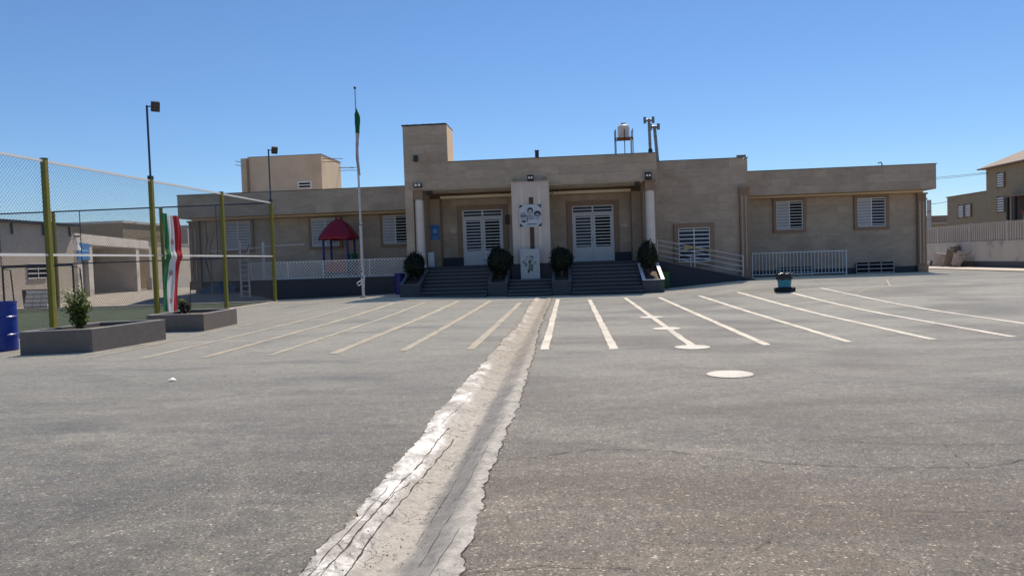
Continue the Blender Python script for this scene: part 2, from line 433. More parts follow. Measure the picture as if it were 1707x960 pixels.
# ------------------------------------------------------------------ ground
DX = -1.04                                             # centre line of the drain
def plain(x, y):
    z = 0.13 * math.exp(-((x + 7.5) / 4.0) ** 2) * S((y - 20) / 12)
    z += 0.29 * S((x - 3.2) / 5.5) * S((y - 18) / 14) * (1 - 0.75 * S((x - 18) / 6))
    z += (0.36 * S((y - 34.2) / 3.0) * math.exp(-((x + 18) / 5.0) ** 2) + 0.14 * S((y - 36) / 10)) * S((-x - 14.7) / 0.9)
    return z
def dip(x, y):
    t = abs(x - DX - 0.02) / 0.36
    return -0.085 * (1 - S(t)) * (1 - S((y - 29.0) / 2.0)) if t < 1 else 0.0
def gz(x, y): return plain(x, y) + dip(x, y)

def frange(a, b, s):
    n = max(1, int(round((b - a) / s))); return [a + (b - a) * i / n for i in range(n)]
def sheet(name, xs, ys, zf, m):
    vs = [(x, y, zf(x, y)) for y in ys for x in xs]; n = len(xs)
    fs = [(j*n+i, j*n+i+1, (j+1)*n+i+1, (j+1)*n+i) for j in range(len(ys)-1) for i in range(n-1)]
    b = MB(); b.add(vs, fs); return b.build(name, m, smooth=True)

tag(MB().add([(-900,-300,-.5),(900,-300,-.5),(900,1500,-.5),(-900,1500,-.5)], [(0,1,2,3)]).build('ground', 'earth'), kind='structure')
xs = frange(-62, -16, 1.0) + frange(-16, -14, .2) + frange(-14, -1.6, 0.6) + frange(-1.6, -0.4, .06) + frange(-0.4, 26, .6) + [26.0, 45.0]
ys = frange(-14, 2, 2) + frange(2, 30, .5) + frange(30, 46, .4) + frange(46, 90, 3) + [90]
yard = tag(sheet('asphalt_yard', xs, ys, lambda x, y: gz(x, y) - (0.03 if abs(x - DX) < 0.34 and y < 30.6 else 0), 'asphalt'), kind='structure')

# drain channel: uneven cement strip
from mathutils import noise as mnoise
def edge_l(y): return DX - 0.395 + 0.13*S((y-9)/9) - 0.10*S((y-20)/6) + 0.06*mnoise.noise((y*.7, 3.1, 0)) + 0.030*mnoise.noise((y*2.6, 7.7, 0)) + 0.030*mnoise.noise((y*8.0, 1.3, 0)) + .022*mnoise.noise((y*21, 5, 0)) + .012*mnoise.noise((y*55, 5, 0))
def edge_r(y): return DX + 0.42 - 0.12*S((y-11)/8) + 0.05*mnoise.noise((y*.8, 13.1, 0)) + 0.035*mnoise.noise((y*2.9, 17.7, 0)) + 0.030*mnoise.noise((y*8.0, 11.3, 0)) + .022*mnoise.noise((y*23, 15, 0)) + .012*mnoise.noise((y*57, 5, 0))
def dz(x, y):
    a, c = edge_l(y), edge_r(y); u = (x - a) / (c - a); e = max(0.0, min(u, 1 - u))
    rough = 0.010 * mnoise.noise((x*9, y*5, 2)) + 0.006 * mnoise.noise((x*24, y*17, 5)) + 0.02 * mnoise.noise((x*3, y*1.1, 9))
    return gz(x, y) + 0.004 + 0.012 * min(1, e * 8) + rough * min(1, e * 5)
b = MB(); dys = frange(0.5, 14, .025) + frange(14, 30.2, .14) + [30.2]; NU = 24
for y in dys:
    a, c = edge_l(y), edge_r(y)
    for i in range(NU + 1):
        x = a + (c - a) * i / NU; b.v.append((x, y, dz(x, y)))
for j in range(len(dys) - 1):
    for i in range(NU):
        b.f.append((j*(NU+1)+i, j*(NU+1)+i+1, (j+1)*(NU+1)+i+1, (j+1)*(NU+1)+i)); b.mi.append(0)
drain = tag(b.build('drain_channel', 'drain_cement', smooth=True), kind='structure')

def ribbon(pts, w, zoff, zf=gz):
    """thin strip following the ground along a polyline"""
    b = MB(); P = [Vector((p[0], p[1], 0)) for p in pts]
    for i, p in enumerate(P):
        d = (P[min(i+1, len(P)-1)] - P[max(i-1, 0)]).normalized(); n = Vector((-d.y, d.x, 0))
        ww = w * max(0.12, 0.55 + 0.9 * mnoise.noise((i * .37 + pts[0][0] * 9, pts[0][1] * 3, 0))) if 0 < i < len(P)-1 else w * .1
        for s in (-1, 1):
            q = p + n * (ww * s / 2); b.v.append((q.x, q.y, zf(q.x, q.y) + zoff))
    for i in range(len(P) - 1): b.f.append((2*i, 2*i+1, 2*i+3, 2*i+2)); b.mi.append(0)
    return b
def wiggle(a, c, n, amp):
    out = []; off = 0
    for i in range(n + 1):
        t = i / n; off = off * .7 + random.uniform(-amp, amp)
        out.append((a[0] + (c[0]-a[0])*t + off * (c[1]-a[1]) / max(.1, math.dist(a, c)), a[1] + (c[1]-a[1])*t - off * (c[0]-a[0]) / max(.1, math.dist(a, c))))
    return out
def chain(pl, step, amp):
    out = []
    for a, c in zip(pl, pl[1:]): out += wiggle(a, c, max(2, int(math.dist(a, c) / step)), amp)[:-1]
    return out + [pl[-1]]
for a, c, w in [((-1.36,2.6),(-1.21,7.2),.011), ((-1.27,2.6),(-1.12,6.9),.012), ((-1.41,3.4),(-1.33,5.2),.008), ((-1.31,4.6),(-1.22,5.4),.006),
             ((-1.43,4.95),(-1.26,4.85),.006), ((-0.80,5.0),(-0.74,6.4),.006), ((-0.86,3.9),(-0.80,4.7),.006), ((-.78,6.6),(-.70,7.6),.005), ((-1.38,4.15),(-1.24,4.02),.006), ((-1.30,7.2),(-1.22,9.0),.006), ((-.95,4.3),(-.88,5.6),.005), ((-.90,5.7),(-.85,6.8),.005), ((-1.40,8.1),(-1.1,8.2),.007), ((-1.36,9.6),(-.75,9.4),.010), ((-1.33,10.4),(-.8,10.5),.010), ((-.82,3.2),(-.70,4.4),.006), ((-1.2,5.5),(-1.05,5.4),.005), ((-.85,7.7),(-.66,7.75),.005)]:
    ribbon([q for q in wiggle(a, c, int(max(6, math.dist(a, c) / .05)), .006) if edge_l(q[1]) + .01 < q[0] < edge_r(q[1]) - .01], w, .0035, dz).build('crack', 'crack', drain)
# ragged dark joint where cement meets asphalt
for side, ef in ((-1, edge_l), (1, edge_r)):
    for k in range(14):
        y0 = 2.6 + k * 1.05
        pts = [(ef(y) + side * random.uniform(.0, .012), y) for y in frange(y0, y0 + random.uniform(.6, 1.05), .04)]
        if side > 0 or k % 3 == 1: ribbon(pts, .012 if side > 0 else .006, .007).build('crack', 'crack_soft', yard)
# cracks in the asphalt
for pl, w in [([(-.55,5.9),(.11,6.2),(.6,6.18),(1.54,5.73),(2.26,5.57),(2.97,5.57),(3.5,5.84)], .014), ([(2.2,6.36),(2.89,6.2),(3.6,6.18)], .008),
              ([(1.71,4.68),(2.2,4.62),(2.9,4.65)], .008), ([(2.75,6.95),(3.3,6.98),(4.3,7.04)], .009), ([(2.83,5.58),(2.95,6.2)], .007),
              ([(.9,4.0),(1.1,4.25)], .006), ([(-.62,3.75),(-.2,3.85),(.3,3.8)], .009)]:
    ribbon(chain(pl, .035, .011), w*.85, .006).build('crack', 'crack', yard)
# grit washed into the bed of the drain and loose stones beside it
b = MB()
def pebble(b, x, y, z, r):
    vs = []
    for d in ((1,0,0),(-1,0,0),(0,1,0),(0,-1,0),(0,0,1)):
        q = r * random.uniform(.6, 1.2); vs.append((x + d[0]*q, y + d[1]*q, z + d[2]*q*.7))
    b.add(vs, [(0,2,4),(2,1,4),(1,3,4),(3,0,4)])
for i in range(1500):
    y = 3 + 13 * random.random() ** 1.2
    x = random.gauss(DX - .02 + .08*mnoise.noise((y*1.3,0,0)), .10); r = random.choice((.002,.003,.003,.004,.005,.008))
    pebble(b, x, y, dz(x, y), r)
tag(b.build('drain_grit', 'pebble'), 'dark grit and crumbs lying along the bed of the cement drain', 'grit', kind='stuff')
b = MB()
for i in range(260):
    y = 3 + 14 * random.random() ** 1.5; x = random.uniform(-4.5, 5) * (y / 8 + .4)
    if abs(x - DX) < .5: continue
    pebble(b, x, y, gz(x, y) + .001, random.choice((.004,.005,.006,.009)))
tag(b.build('loose_stones', 'pebble'), 'tiny loose stones scattered over the asphalt yard', 'stones', kind='stuff')

# painted lines and dots
def strip(x0, y0, x1, y1, w, m, z=.006):
    b = MB(); n = max(2, int(math.dist((x0,y0),(x1,y1)) / .35)); d = Vector((x1-x0, y1-y0)).normalized(); nx, ny = -d.y, d.x
    for i in range(n + 1):
        t = i / n; x, y = x0 + (x1-x0)*t, y0 + (y1-y0)*t
        for s in (-1, 1):
            ww = w/2 + random.uniform(-.012, .012); px, py = x + nx*ww*s, y + ny*ww*s
            b.v.append((px, py, max(gz(px, py), gz(px - .3, py) * .5 + gz(px + .3, py) * .5) + z))
    for i in range(n): b.f.append((2*i, 2*i+1, 2*i+3, 2*i+2)); b.mi.append(0)
    return b.build('painted_line', m, yard)
for x, y0, y1, m, w in [(-9.15,13.6,27,'paint_faint',.12), (-7.95,13.3,27.5,'paint_worn',.12), (-6.72,13.15,28.2,'paint_worn',.14), (-5.52,13.3,28.4,'paint_worn',.11),
             (-4.33,13.3,29,'paint_worn',.15), (-3.08,13.5,29,'paint_worn',.13), (-1.83,13.45,27.5,'paint_worn',.13), (-.47,13.15,29.2,'paint_white',.145),
             (.73,12.95,28.2,'paint_white',.145), (2.09,13.1,28.8,'paint_white',.135), (3.32,13.0,28.4,'paint_white',.145), (4.73,13.15,28.0,'paint_white',.14),
             (6.13,13.2,28.0,'paint_white',.14), (7.48,13.3,27.5,'paint_white',.14), (8.9,12.9,27.5,'paint_white',.13)]:
    strip(x, y0, x, y1, w * (1.25 if m == 'paint_worn' else 1.0), m)
for a in [(11.9,18.4,16.5,19.6,.07), (9.6,26.4,10.6,26.1,.10), (11.2,27.2,12.6,30.9,.07), (13.6,29.6,14.6,27.5,.08), (15,27.2,18.5,25.6,.05), (9.0,24.6,13.4,31.5,.05)]:
    strip(*a, 'paint_faint')
for i, (y, r) in enumerate([(9.98,.30),(12.97,.30),(16.35,.30),(19.44,.30)]):
    b = MB(); b.v.append((2.06, y, gz(2.06, y) + .009))
    for k in range(40):
        t = 2*math.pi*k/40; rr = r*(1 + random.uniform(-.02, .02)); x, yy = 2.06 + rr*math.cos(t), y + rr*math.sin(t); b.v.append((x, yy, gz(x, yy) + .009))
    b.f = [(0, 1+k, 1+(k+1) % 40) for k in range(40)]; b.mi = [0]*40
    b.build('painted_dot', 'paint_circle', yard)
# football pitch, kerb strip, paving behind it
pitch = tag(sheet('artificial_turf', frange(-30,-13.75,1)+[-13.75], frange(2,33.8,1)+[33.8], lambda x, y: plain(x, y) + .012, 'turf'), kind='structure')
for x0, y0, x1, y1 in [(-29, 33.2, -14.3, 33.2), (-14.3, 3, -14.3, 33.2), (-29, 18, -14.3, 18)]:
    b = MB(); d = Vector((x1-x0, y1-y0)).normalized(); n = Vector((-d.y, d.x))*.05
    b.add([(x0-n.x,y0-n.y,.02),(x1-n.x,y1-n.y,.02),(x1+n.x,y1+n.y,.02),(x0+n.x,y0+n.y,.02)], [(0,1,2,3)]); b.build('painted_line', 'paint_faint', pitch)
tag(BX('pitch_kerb', -30, -13.55, 33.72, 33.92, -.05, .07, 'kerb_concrete', bevel=.01), kind='structure')
tag(BX('pitch_kerb', -13.74, -13.56, 4, 33.72, -.05, .045, 'kerb_concrete', bevel=.01), kind='structure')
tag(sheet('paved_strip', frange(-33,-14.9,.6)+[-14.9], frange(34.0,62,.5)+[62], lambda x, y: gz(x, y) + .012, 'paving'), kind='structure')

# ------------------------------------------------------------------ the school building
sch = thing('school_building', (-1.7, 34.3, 0), 'long single storey school building clad in tan stone with columned entrance porch', 'building')
SLABS = []                # (area rank, box, material) collected, the widest shown become single pieces
def clad(x0, x1, y, z0, z1, holes=(), course=.40, lo=.65, hi=1.25, thick=.022):
    n = max(1, round((z1 - z0) / course)); h = (z1 - z0) / n
    for r in range(n):
        a = z0 + r * h; c = a + h; x = x0; first = True
        while x < x1 - .01:
            w = random.uniform(lo, hi) * (.5 if first and r % 2 else 1); first = False
            e = min(x1, x + w)
            if x1 - e < .3: e = x1
            # cut by openings
            segs = [(x, e, a, c)]
            for hx0, hx1, hz0, hz1 in holes:
                out = []
                for s in segs:
                    if s[1] <= hx0 or s[0] >= hx1 or s[3] <= hz0 or s[2] >= hz1: out.append(s); continue
                    if s[0] < hx0: out.append((s[0], hx0, s[2], s[3]))
                    if s[1] > hx1: out.append((hx1, s[1], s[2], s[3]))
                    u, v = max(s[0], hx0), min(s[1], hx1)
                    if s[2] < hz0: out.append((u, v, s[2], hz0))
                    if s[3] > hz1: out.append((u, v, hz1, s[3]))
                segs = out
            for s in segs:
                if s[1]-s[0] > .04 and s[3]-s[2] > .04:
                    g = .002; t = thick + random.uniform(-.003, .004)
                    SLABS.append((s[0]+g, s[1]-g, y - t, y + .01, s[2]+g, s[3]-g))
            x = e

ZP = 1.38                                              # porch floor
# masses
BX('main_wall', -7.40, 8.64, 36.80, 48, -.2, 6.08, 'stone_backing', sch)
BX('fascia_beam', -7.43, 4.05, 34.24, 36.80, 4.95, 6.16, 'stone_backing', sch)
BX('porch_wall', -7.43, -6.64, 34.74, 36.79, 0, 4.95, 'stone_backing', sch)
BX('porch_wall', 3.46, 4.03, 34.74, 36.79, 0, 4.95, 'stone_backing', sch)
BX('porch_pier', -6.64, -6.17, 36.05, 36.79, ZP, 4.66, 'stone_backing', sch)
BX('porch_pier', 3.05, 3.46, 36.05, 36.79, ZP, 4.66, 'stone_backing', sch)
BX('flank_wall', -7.43, -7.06, 34.24, 34.74, 0, 4.95, 'stone_backing', sch)
tw = BX('roof_tower', -7.43, -5.40, 34.24, 36.05, 6.16, 7.88, 'stone_backing', sch)
BX('tower_side', -5.40, -5.385, 34.25, 36.04, 6.17, 7.86, 'cream_plaster', sch)
b = MB()
for i in range(26):
    x = -7.47 + i * .08; b.box(x, x + .082, 34.19 - .01 * (i % 2), 36.08, 7.88, 7.93 + .012 * random.random())
b.build('roof_edge', 'roof_membrane', tw)
RWx0, RWx1, LWx0, LWx1 = 8.66, 17.88, -20.25, -7.42
BX('wing_wall', 8.64, 17.80, 39.20, 48, -.2, 5.35, 'stone_backing', sch)
BX('wing_wall', -20.2, -7.40, 39.20, 48, -.2, 5.35, 'stone_backing', sch)
BX('roof_overhang', 8.64, 17.88, 38.02, 40, 4.34, 5.54, 'stone_backing', sch)
BX('roof_overhang', -20.35, -7.40, 38.02, 40, 4.34, 5.54, 'stone_backing', sch)
# pale soffit trim under the overhangs
BX('soffit_trim', 8.70, 17.5, 38.5, 39.18, 4.25, 4.337, 'cream_plaster', sch)
BX('soffit_trim', -19.9, -7.46, 38.5, 39.18, 4.25, 4.337, 'cream_plaster', sch)
BX('porch_ceiling', -6.63, 3.45, 34.27, 36.78, 4.925, 4.947, 'soffit', sch)
BX('porch_cornice', -6.16, 3.04, 36.30, 36.78, 4.67, 4.80, 'cornice_pale', sch)
BX('ceiling_strip', -6.6, 3.4, 34.30, 34.36, 4.915, 4.924, 'dark_metal', sch)
BX('ceiling_strip', -6.6, 3.4, 35.30, 35.42, 4.917, 4.924, 'white_metal', sch)
for x in (-5.2, -3.6, .3, 2.0): BX('ceiling_lamp', x-.22, x+.22, 34.9, 35.1, 4.905, 4.924, 'grey_metal', sch)
# copings along the parapets
for x0, x1, y0, y1, z in [(-5.38,4.08,34.20,34.5,6.16), (4.05,8.68,36.76,37.05,6.08), (8.66,17.92,37.98,38.3,5.54), (-20.39,-7.44,37.98,38.3,5.54)]:
    BX('coping', x0, x1, y0, y1, z + .001, z + .035, 'coping', sch)

# windows: outer frame, two panes, mullion, bars, stone surround
def window(x0, x1, z0, z1, y, left, right, nbars, sur=.15, bar=.03, name='window', parent=sch, sill=True):
    w = BX(name, x0, x1, y - .035, y + .02, z0, z1, 'stone_backing', parent)
    xm = (x0 + x1) / 2; f = .045
    BX('pane', x0 + f, xm - f/2, y - .046, y - .036, z0 + f, z1 - f, left, w)
    BX('pane', xm + f/2, x1 - f, y - .046, y - .036, z0 + f, z1 - f, right, w)
    fr = MB().box(x0, x0+f, y-.075, y-.036, z0, z1).box(x1-f, x1, y-.075, y-.036, z0, z1).box(x0+f, x1-f, y-.075, y-.036, z0, z0+f).box(x0+f, x1-f, y-.075, y-.036, z1-f, z1)
    fr.build('frame', 'white_metal', w)
    BX('mullion', xm - f/2, xm + f/2, y - .073, y - .036, z0 + f, z1 - f, 'white_metal', w)
    for k in range(nbars):
        zc = z0 + f + (z1 - z0 - 2*f) * (k + .5) / nbars
        piece('bar', x0 + f*.6, x1 - f*.6, y - .105, y - .079, zc - bar/2, zc + bar/2, 'white_metal', w)
    s = sur; MB().box(x0-s, x0, y-.13, y+.02, z0-s, z1+s).box(x1, x1+s, y-.13, y+.02, z0-s, z1+s).box(x0, x1, y-.13, y+.02, z1, z1+s).box(x0, x1, y-.13, y+.02, z0-s, z0).build('surround', 'stone_trim', w)
    return w
YW = 39.20
WR = [(10.57,11.89), (14.56,15.95)]
WL = [(-18.38,-16.95), (-13.62,-12.12), (-9.75,-8.40)]
wz0, wz1 = 2.66, 4.09
window(*WR[0], wz0, wz1, YW, 'pane_pale', 'pane_dark', 9)
window(*WR[1], wz0, wz1, YW, 'pane_pale', 'pane_blue', 9)
window(*WL[0], wz0, wz1 + .06, YW, 'pane_pale', 'pane_pale', 9)
window(*WL[1], wz0, wz1 + .06, YW, 'pane_pale', 'pane_pale', 9)
window(*WL[2], wz0, wz1 + .06, YW, 'pane_pale', 'pane_dark', 9)
window(5.29, 6.80, 1.20, 2.84, 36.80, 'pane_blue', 'pane_blue', 8, sur=.2, bar=.05)
h = .16
clad(4.05, 8.64, 36.80, .30, 6.08, [(5.08, 7.01, .99, 3.05), (8.21, 8.65, 0, 4.69)])
clad(-7.43, 4.05, 34.24, 4.97, 6.16, course=.40)
clad(-7.43, -5.40, 34.24, 6.16, 7.87, course=.42)
clad(8.64, 17.88, 38.02, 4.36, 5.54, course=.39)
clad(8.70, 17.45, YW, .62, 4.24, [(a-h, c+h, wz0-h, wz1+h) for a, c in WR])
clad(-20.35, -7.43, 38.02, 4.36, 5.54, course=.39)
clad(-7.43, -7.06, 34.24, 1.0, 4.97, lo=.4, hi=.41)
BIG = len(SLABS)
clad(-19.75, -7.44, YW, .98, 4.24, [(a-h, c+h, wz0-h, wz1+.06+h) for a, c in WL])
clad(-6.16, 3.04, 36.80, ZP, 4.66, [(-5.42, -2.92, ZP, 4.30), (-.05, 2.47, ZP, 4.30)])
single = SLABS[:BIG]; rest = SLABS[BIG:]
single.sort(key=lambda s: -(s[1]-s[0])*(s[5]-s[4])); rest += single[300:]; single = single[:300]
for s in single: piece('stone_slab', *s, 'stone_slab', sch)
b = MB()
for s in rest: b.box(*s)
tag(b.build('stone_slabs', 'stone_slab_joined', sch), kind='stuff')

# dark plinth along the foot of the walls
BX('plinth', 8.70, 17.6, 39.10, 39.199, -.1, .60, 'plinth', sch)
BX('plinth', -19.7, -7.44, 39.10, 39.199, 0, .96, 'plinth', sch)
BX('plinth', -6.16, 3.04, 36.70, 36.79, ZP, ZP + .42, 'plinth', sch)
# pilasters with capital and base
def pilaster(x0, x1, y, z0, z1, cap, name='pilaster'):
    p = BX(name, x0, x1, y - .20, y + .01, z0, z1, 'stone_trim', sch)
    w = x1 - x0
    for k in (.22, .62):
        BX('flute', x0 + w*k - .03, x0 + w*k + .03, y - .235, y - .201, z0 + .5, z1 - .35, 'stone_slab', p)
    BX('capital', x0 - .04, x1 + .03, y - .26, y - .203, z1 - .30, z1 - .22, 'stone_trim', p)
    BX('capital', x0 - .06, x1 + .04, y - .29, y - .203, z1 - .02, z1 + .06, 'stone_trim', p)
    BX('pilaster_base', x0 - .05, x1 + .03, y - .28, y - .203, z0, z0 + .45, 'stone_trim', p)
pilaster(8.21, 8.64, 36.80, .25, 4.62, True)
pilaster(17.45, 17.86, YW, .2, 4.18, True)
pilaster(-20.33, -19.77, YW, .55, 4.2, True)

# columns
for x in (-6.84, 3.74):
    c = MB(); c.lathe((x, 34.46, 0), [(.26, ZP), (.26, ZP+.10), (.235, ZP+.12), (.235, ZP+.2), (.215, ZP+.22), (.20, 4.50)], 28)
    c = c.build('column', 'stone_column', sch, smooth=False)
    MB().box(x-.235, x+.235, 34.245, 34.70, 4.505, 4.60).box(x-.22, x+.22, 34.27, 34.69, 4.60, 4.90).box(x-.25, x+.25, 34.22, 34.71, 4.90, 4.949).build('capital', 'stone_trim', c)

# central pillar with dark foot and sunk wooden strip
pil = BX('entrance_pillar', -2.50, -.80, 33.92, 34.95, .70, 5.06, 'stone_pillar', sch, bevel=.012)
BX('pillar_cap', -2.53, -.77, 33.89, 34.2, 5.062, 5.10, 'stone_pillar', pil)
for x0, x1 in ((-2.08, -1.98), (-1.30, -1.20)): BX('pillar_rib', x0, x1, 33.895, 33.918, 1.5, 4.85, 'stone_column', pil)
BX('wood_strip', -1.71, -1.52, 33.885, 33.917, 2.06, 4.38, 'wood_dark', pil)
BX('pillar_foot', -2.58, -.72, 33.84, 34.9, .70, 1.40, 'granite', pil)

# doors
def door(x0, x1, tilt):
    y = 36.80; xm = (x0+x1)/2
    d = BX('door', x0, x1, y-.05, y+.01, ZP+.005, 4.09, 'stone_backing', sch)
    BX('transom_pane', x0+.05, x1-.05, y-.06, y-.051, 3.80, 4.05, 'pane_blue', d)
    MB().box(x0, x0+.06, y-.12, y-.051, ZP+.005, 4.09).box(x1-.06, x1, y-.12, y-.051, ZP+.005, 4.09).box(x0+.06, x1-.06, y-.12, y-.051, 4.04, 4.09).box(x0+.06, x1-.06, y-.12, y-.051, 3.70, 3.78).box(xm-.035, xm+.035, y-.12, y-.051, 3.78, 4.04).build('door_frame', 'white_door', d)
    piece('bar', x0+.06, x1-.06, y-.14, y-.121, 3.89, 3.93, 'white_metal', d)
    for a, c in ((x0+.065, xm-.006), (xm+.006, x1-.065)):
        BX('pane', a+.1, c-.1, y-.06, y-.051, 2.10, 3.62, 'pane_blue' if a < xm else 'pane_dark', d)
        MB().box(a, a+.1, y-.11, y-.052, ZP+.02, 3.69).box(c-.1, c, y-.11, y-.052, ZP+.02, 3.69).box(a+.1, c-.1, y-.11, y-.052, 3.60, 3.69).box(a+.1, c-.1, y-.105, y-.052, ZP+.02, 2.10).build('door_leaf', 'white_door', d)
        for k in range(10):
            z = 2.17 + k*.152
            piece('bar', a+.09, c-.09, y-.13, y-.106, z-.02, z+.02, 'white_metal', d)
    MB().tube([(xm-.05, y-.16, 2.35), (xm-.05, y-.16, 2.55)], .012).build('door_handle', 'grey_metal', d)
    s = .24
    MB().box(x0-s, x0, y-.09, y+.0, ZP+.003, 4.09+s).box(x1, x1+s, y-.09, y+.0, ZP+.003, 4.09+s).box(x0, x1, y-.09, y+.0, 4.095, 4.09+s).build('surround', 'stone_trim', d)
door(-5.15, -3.17, 0); door(.22, 2.22, 0)
BX('intercom_box', -3.06, -2.84, 36.70, 36.77, 3.34, 3.80, 'wood_dark', sch)
BX('wall_plaque', -5.76, -5.50, 36.75, 36.776, 3.00, 3.24, 'stone_pillar', sch); BX('wall_plaque', 2.60, 2.88, 36.75, 36.776, 3.00, 3.18, 'stone_pillar', sch)

# porch floor and steps
BX('porch_floor', -7.05, 4.03, 34.02, 36.79, .2, ZP, 'granite', sch)
ND = 9; rise = ZP / ND
for x0, x1 in ((-6.42, -3.52), (.10, 3.06)):
    for k in range(ND - 1):
        y = 31.62 + k * .30
        st = BX('step', x0, x1, y, 34.01, (k*rise if k else -.1), (k+1)*rise, 'granite_step', sch)
        BX('nosing', x0+.002, x1-.002, y-.015, y+.05, (k+1)*rise-.02, (k+1)*rise+.004, 'granite_nosing', st)
for k in range(5):
    y = 31.72 + k * .30
    st = BX('step', -2.64, -.76, y, 33.83, (k*.142 if k else -.1), (k+1)*.142, 'granite_step', sch)
    BX('nosing', -2.638, -.762, y-.015, y+.05, (k+1)*.142-.02, (k+1)*.142+.004, 'granite_nosing', st)
BX('pillar_base_wall', -3.5, .08, 33.84, 34.019, 0, .70, 'granite', sch)

# sloped stair planters
mat('stair_stone', (0.058, 0.062, 0.072), 0.6, 0.2, 6, 0.2, 60, dirt=((0.09, 0.085, 0.08), 2.0, 0.55, 0.8))
mat('stair_coping', (0.12, 0.125, 0.135), 0.55, 0.15, 6)
def stair_planter(x0, x1, y0, y1, zf, zb, label, cap='stair_coping'):
    t = thing('stair_planter', ((x0+x1)/2, y0, 0), label, 'planter', 'stone planters along the entrance steps')
    w = .11
    for a, c in ((x0, x0+w), (x1-w, x1)):
        MB().hexa([(a,y0,-.1),(c,y0,-.1),(c,y1,-.1),(a,y1,-.1),(a,y0,zf),(c,y0,zf),(c,y1,zb),(a,y1,zb)]).build('side_wall', 'stair_stone', t)
        MB().hexa([(a-.015,y0-.015,zf+.002),(c+.015,y0-.015,zf+.002),(c+.015,y1,zb+.002),(a-.015,y1,zb+.002),(a-.015,y0-.015,zf+.032),(c+.015,y0-.015,zf+.032),(c+.015,y1,zb+.032),(a-.015,y1,zb+.032)]).build('coping', cap, t)
    BX('front_wall', x0+w+.001, x1-w-.001, y0, y0+w, -.1, zf, 'stair_stone', t)
    BX('coping', x0+w+.016, x1-w-.016, y0-.015, y0+w+.01, zf+.002, zf+.030, cap, t)
    MB().hexa([(x0+w+.001,y0+w+.001,0),(x1-w-.001,y0+w+.001,0),(x1-w-.001,y1,0),(x0+w+.001,y1,0),(x0+w+.001,y0+w+.001,zf-.08),(x1-w-.001,y0+w+.001,zf-.08),(x1-w-.001,y1,zb-.15),(x0+w+.001,y1,zb-.15)]).build('soil', 'soil', t)
stair_planter(-7.32, -6.44, 31.95, 34.0, .66, 1.25, 'sloping grey stone planter at the left foot of the steps, beside the navy barrel')
stair_planter(-3.50, -2.66, 32.0, 33.82, .62, 1.15, 'sloping stone planter between left stair flight and central pillar')
stair_planter(-.74, .08, 32.0, 33.82, .62, 1.15, 'sloping stone planter between central pillar and right stair flight')
stair_planter(3.08, 3.98, 31.95, 34.0, .55, 1.22, 'sloping stone planter with sunlit white rim at the right end of the steps', 'marble_sunlit')

def bush_mesh(r, n, seed, size=.055, squash=1.0):
    rnd = random.Random(seed); b = MB()
    lumps = [(Vector((rnd.gauss(0,1), rnd.gauss(0,1), rnd.gauss(0,1))).normalized(), rnd.uniform(-.14, .20)) for _ in range(34)]
    for i in range(n):
        d = Vector((rnd.gauss(0,1), rnd.gauss(0,1), rnd.gauss(0,1))).normalized()
        k = 1 + sum(a * max(0, d.dot(q)) ** 12 for q, a in lumps)
        rr = r * k * (rnd.uniform(.55, 1.0) ** .4 if rnd.random() < .93 else rnd.uniform(1, 1.20))
        c = d * rr; c.z *= squash
        u = Vector((rnd.gauss(0,1), rnd.gauss(0,1), rnd.gauss(0,1))).normalized(); v = u.cross(d)
        if v.length < .05: continue
        v.normalize(); s = size * rnd.uniform(.6, 1.3)
        b.add([c - u*s, c + v*s*.45, c + u*s, c - v*s*.45], [(0,1,2,3)])
    return b
def bush(x, y, z, r, seed, label, squash=1.1):
    t = thing('round_bush', (x, y, z - r*squash - .35), label, 'bush', 'clipped round bushes on the entrance steps')
    b = bush_mesh(r, 5200, seed, squash=squash); b.v = [(a + x, c + y, d + z) for a, c, d in b.v]
    b.build('crown', 'leaf_bush', t)
    core = MB(); core.lathe((x, y, z), [(.05, -r*.82), (r*.5, -r*.66), (r*.76, 0), (r*.5, r*.62), (.05, r*.8)], 14); core.build('inner_twigs', 'leaf_dark', t, smooth=True)
    tr = MB(); tr.tube([(x, y, z - r*squash - .45), (x+.02, y, z - r*.8), (x, y, z)], [.04,.035,.02], 7)
    for k in range(6):
        a = k*1.05; tr.tube([(x, y, z - r*.7), (x + r*.5*math.cos(a), y + r*.5*math.sin(a), z + r*.1)], [.018, .008], 5)
    tr.build('trunk', 'stem', t)
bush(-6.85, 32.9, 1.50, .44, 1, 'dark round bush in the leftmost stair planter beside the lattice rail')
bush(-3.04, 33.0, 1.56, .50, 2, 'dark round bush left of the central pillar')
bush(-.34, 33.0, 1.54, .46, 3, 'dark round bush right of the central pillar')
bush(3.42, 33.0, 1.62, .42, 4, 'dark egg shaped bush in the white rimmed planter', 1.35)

# right ramp with railing
ramp = thing('entrance_ramp', (6.2, 35.2, 0), 'dark stone wheelchair ramp sloping down right of the porch with thin white railing', 'ramp')
yr = 35.2
def rz(x): return 1.34 + (x - 4.05) * (0.42 - 1.34) / (8.1 - 4.05)
MB().hexa([(4.05,yr,0),(8.6,yr,0),(8.6,36.58,0),(4.05,36.58,0),(4.05,yr,rz(4.05)),(8.6,yr,rz(8.6)),(8.6,36.58,rz(8.6)),(4.05,36.58,rz(4.05))]).build('ramp_body', 'granite', ramp)
MB().hexa([(4.06,yr-.06,rz(4.06)+.002),(8.1,yr-.06,rz(8.1)+.002),(8.1,yr+.12,rz(8.1)+.002),(4.06,yr+.12,rz(4.06)+.002),(4.06,yr-.06,rz(4.06)+.03),(8.1,yr-.06,rz(8.1)+.03),(8.1,yr+.12,rz(8.1)+.03),(4.06,yr+.12,rz(4.06)+.03)]).build('ramp_edge', 'granite_nosing', ramp)
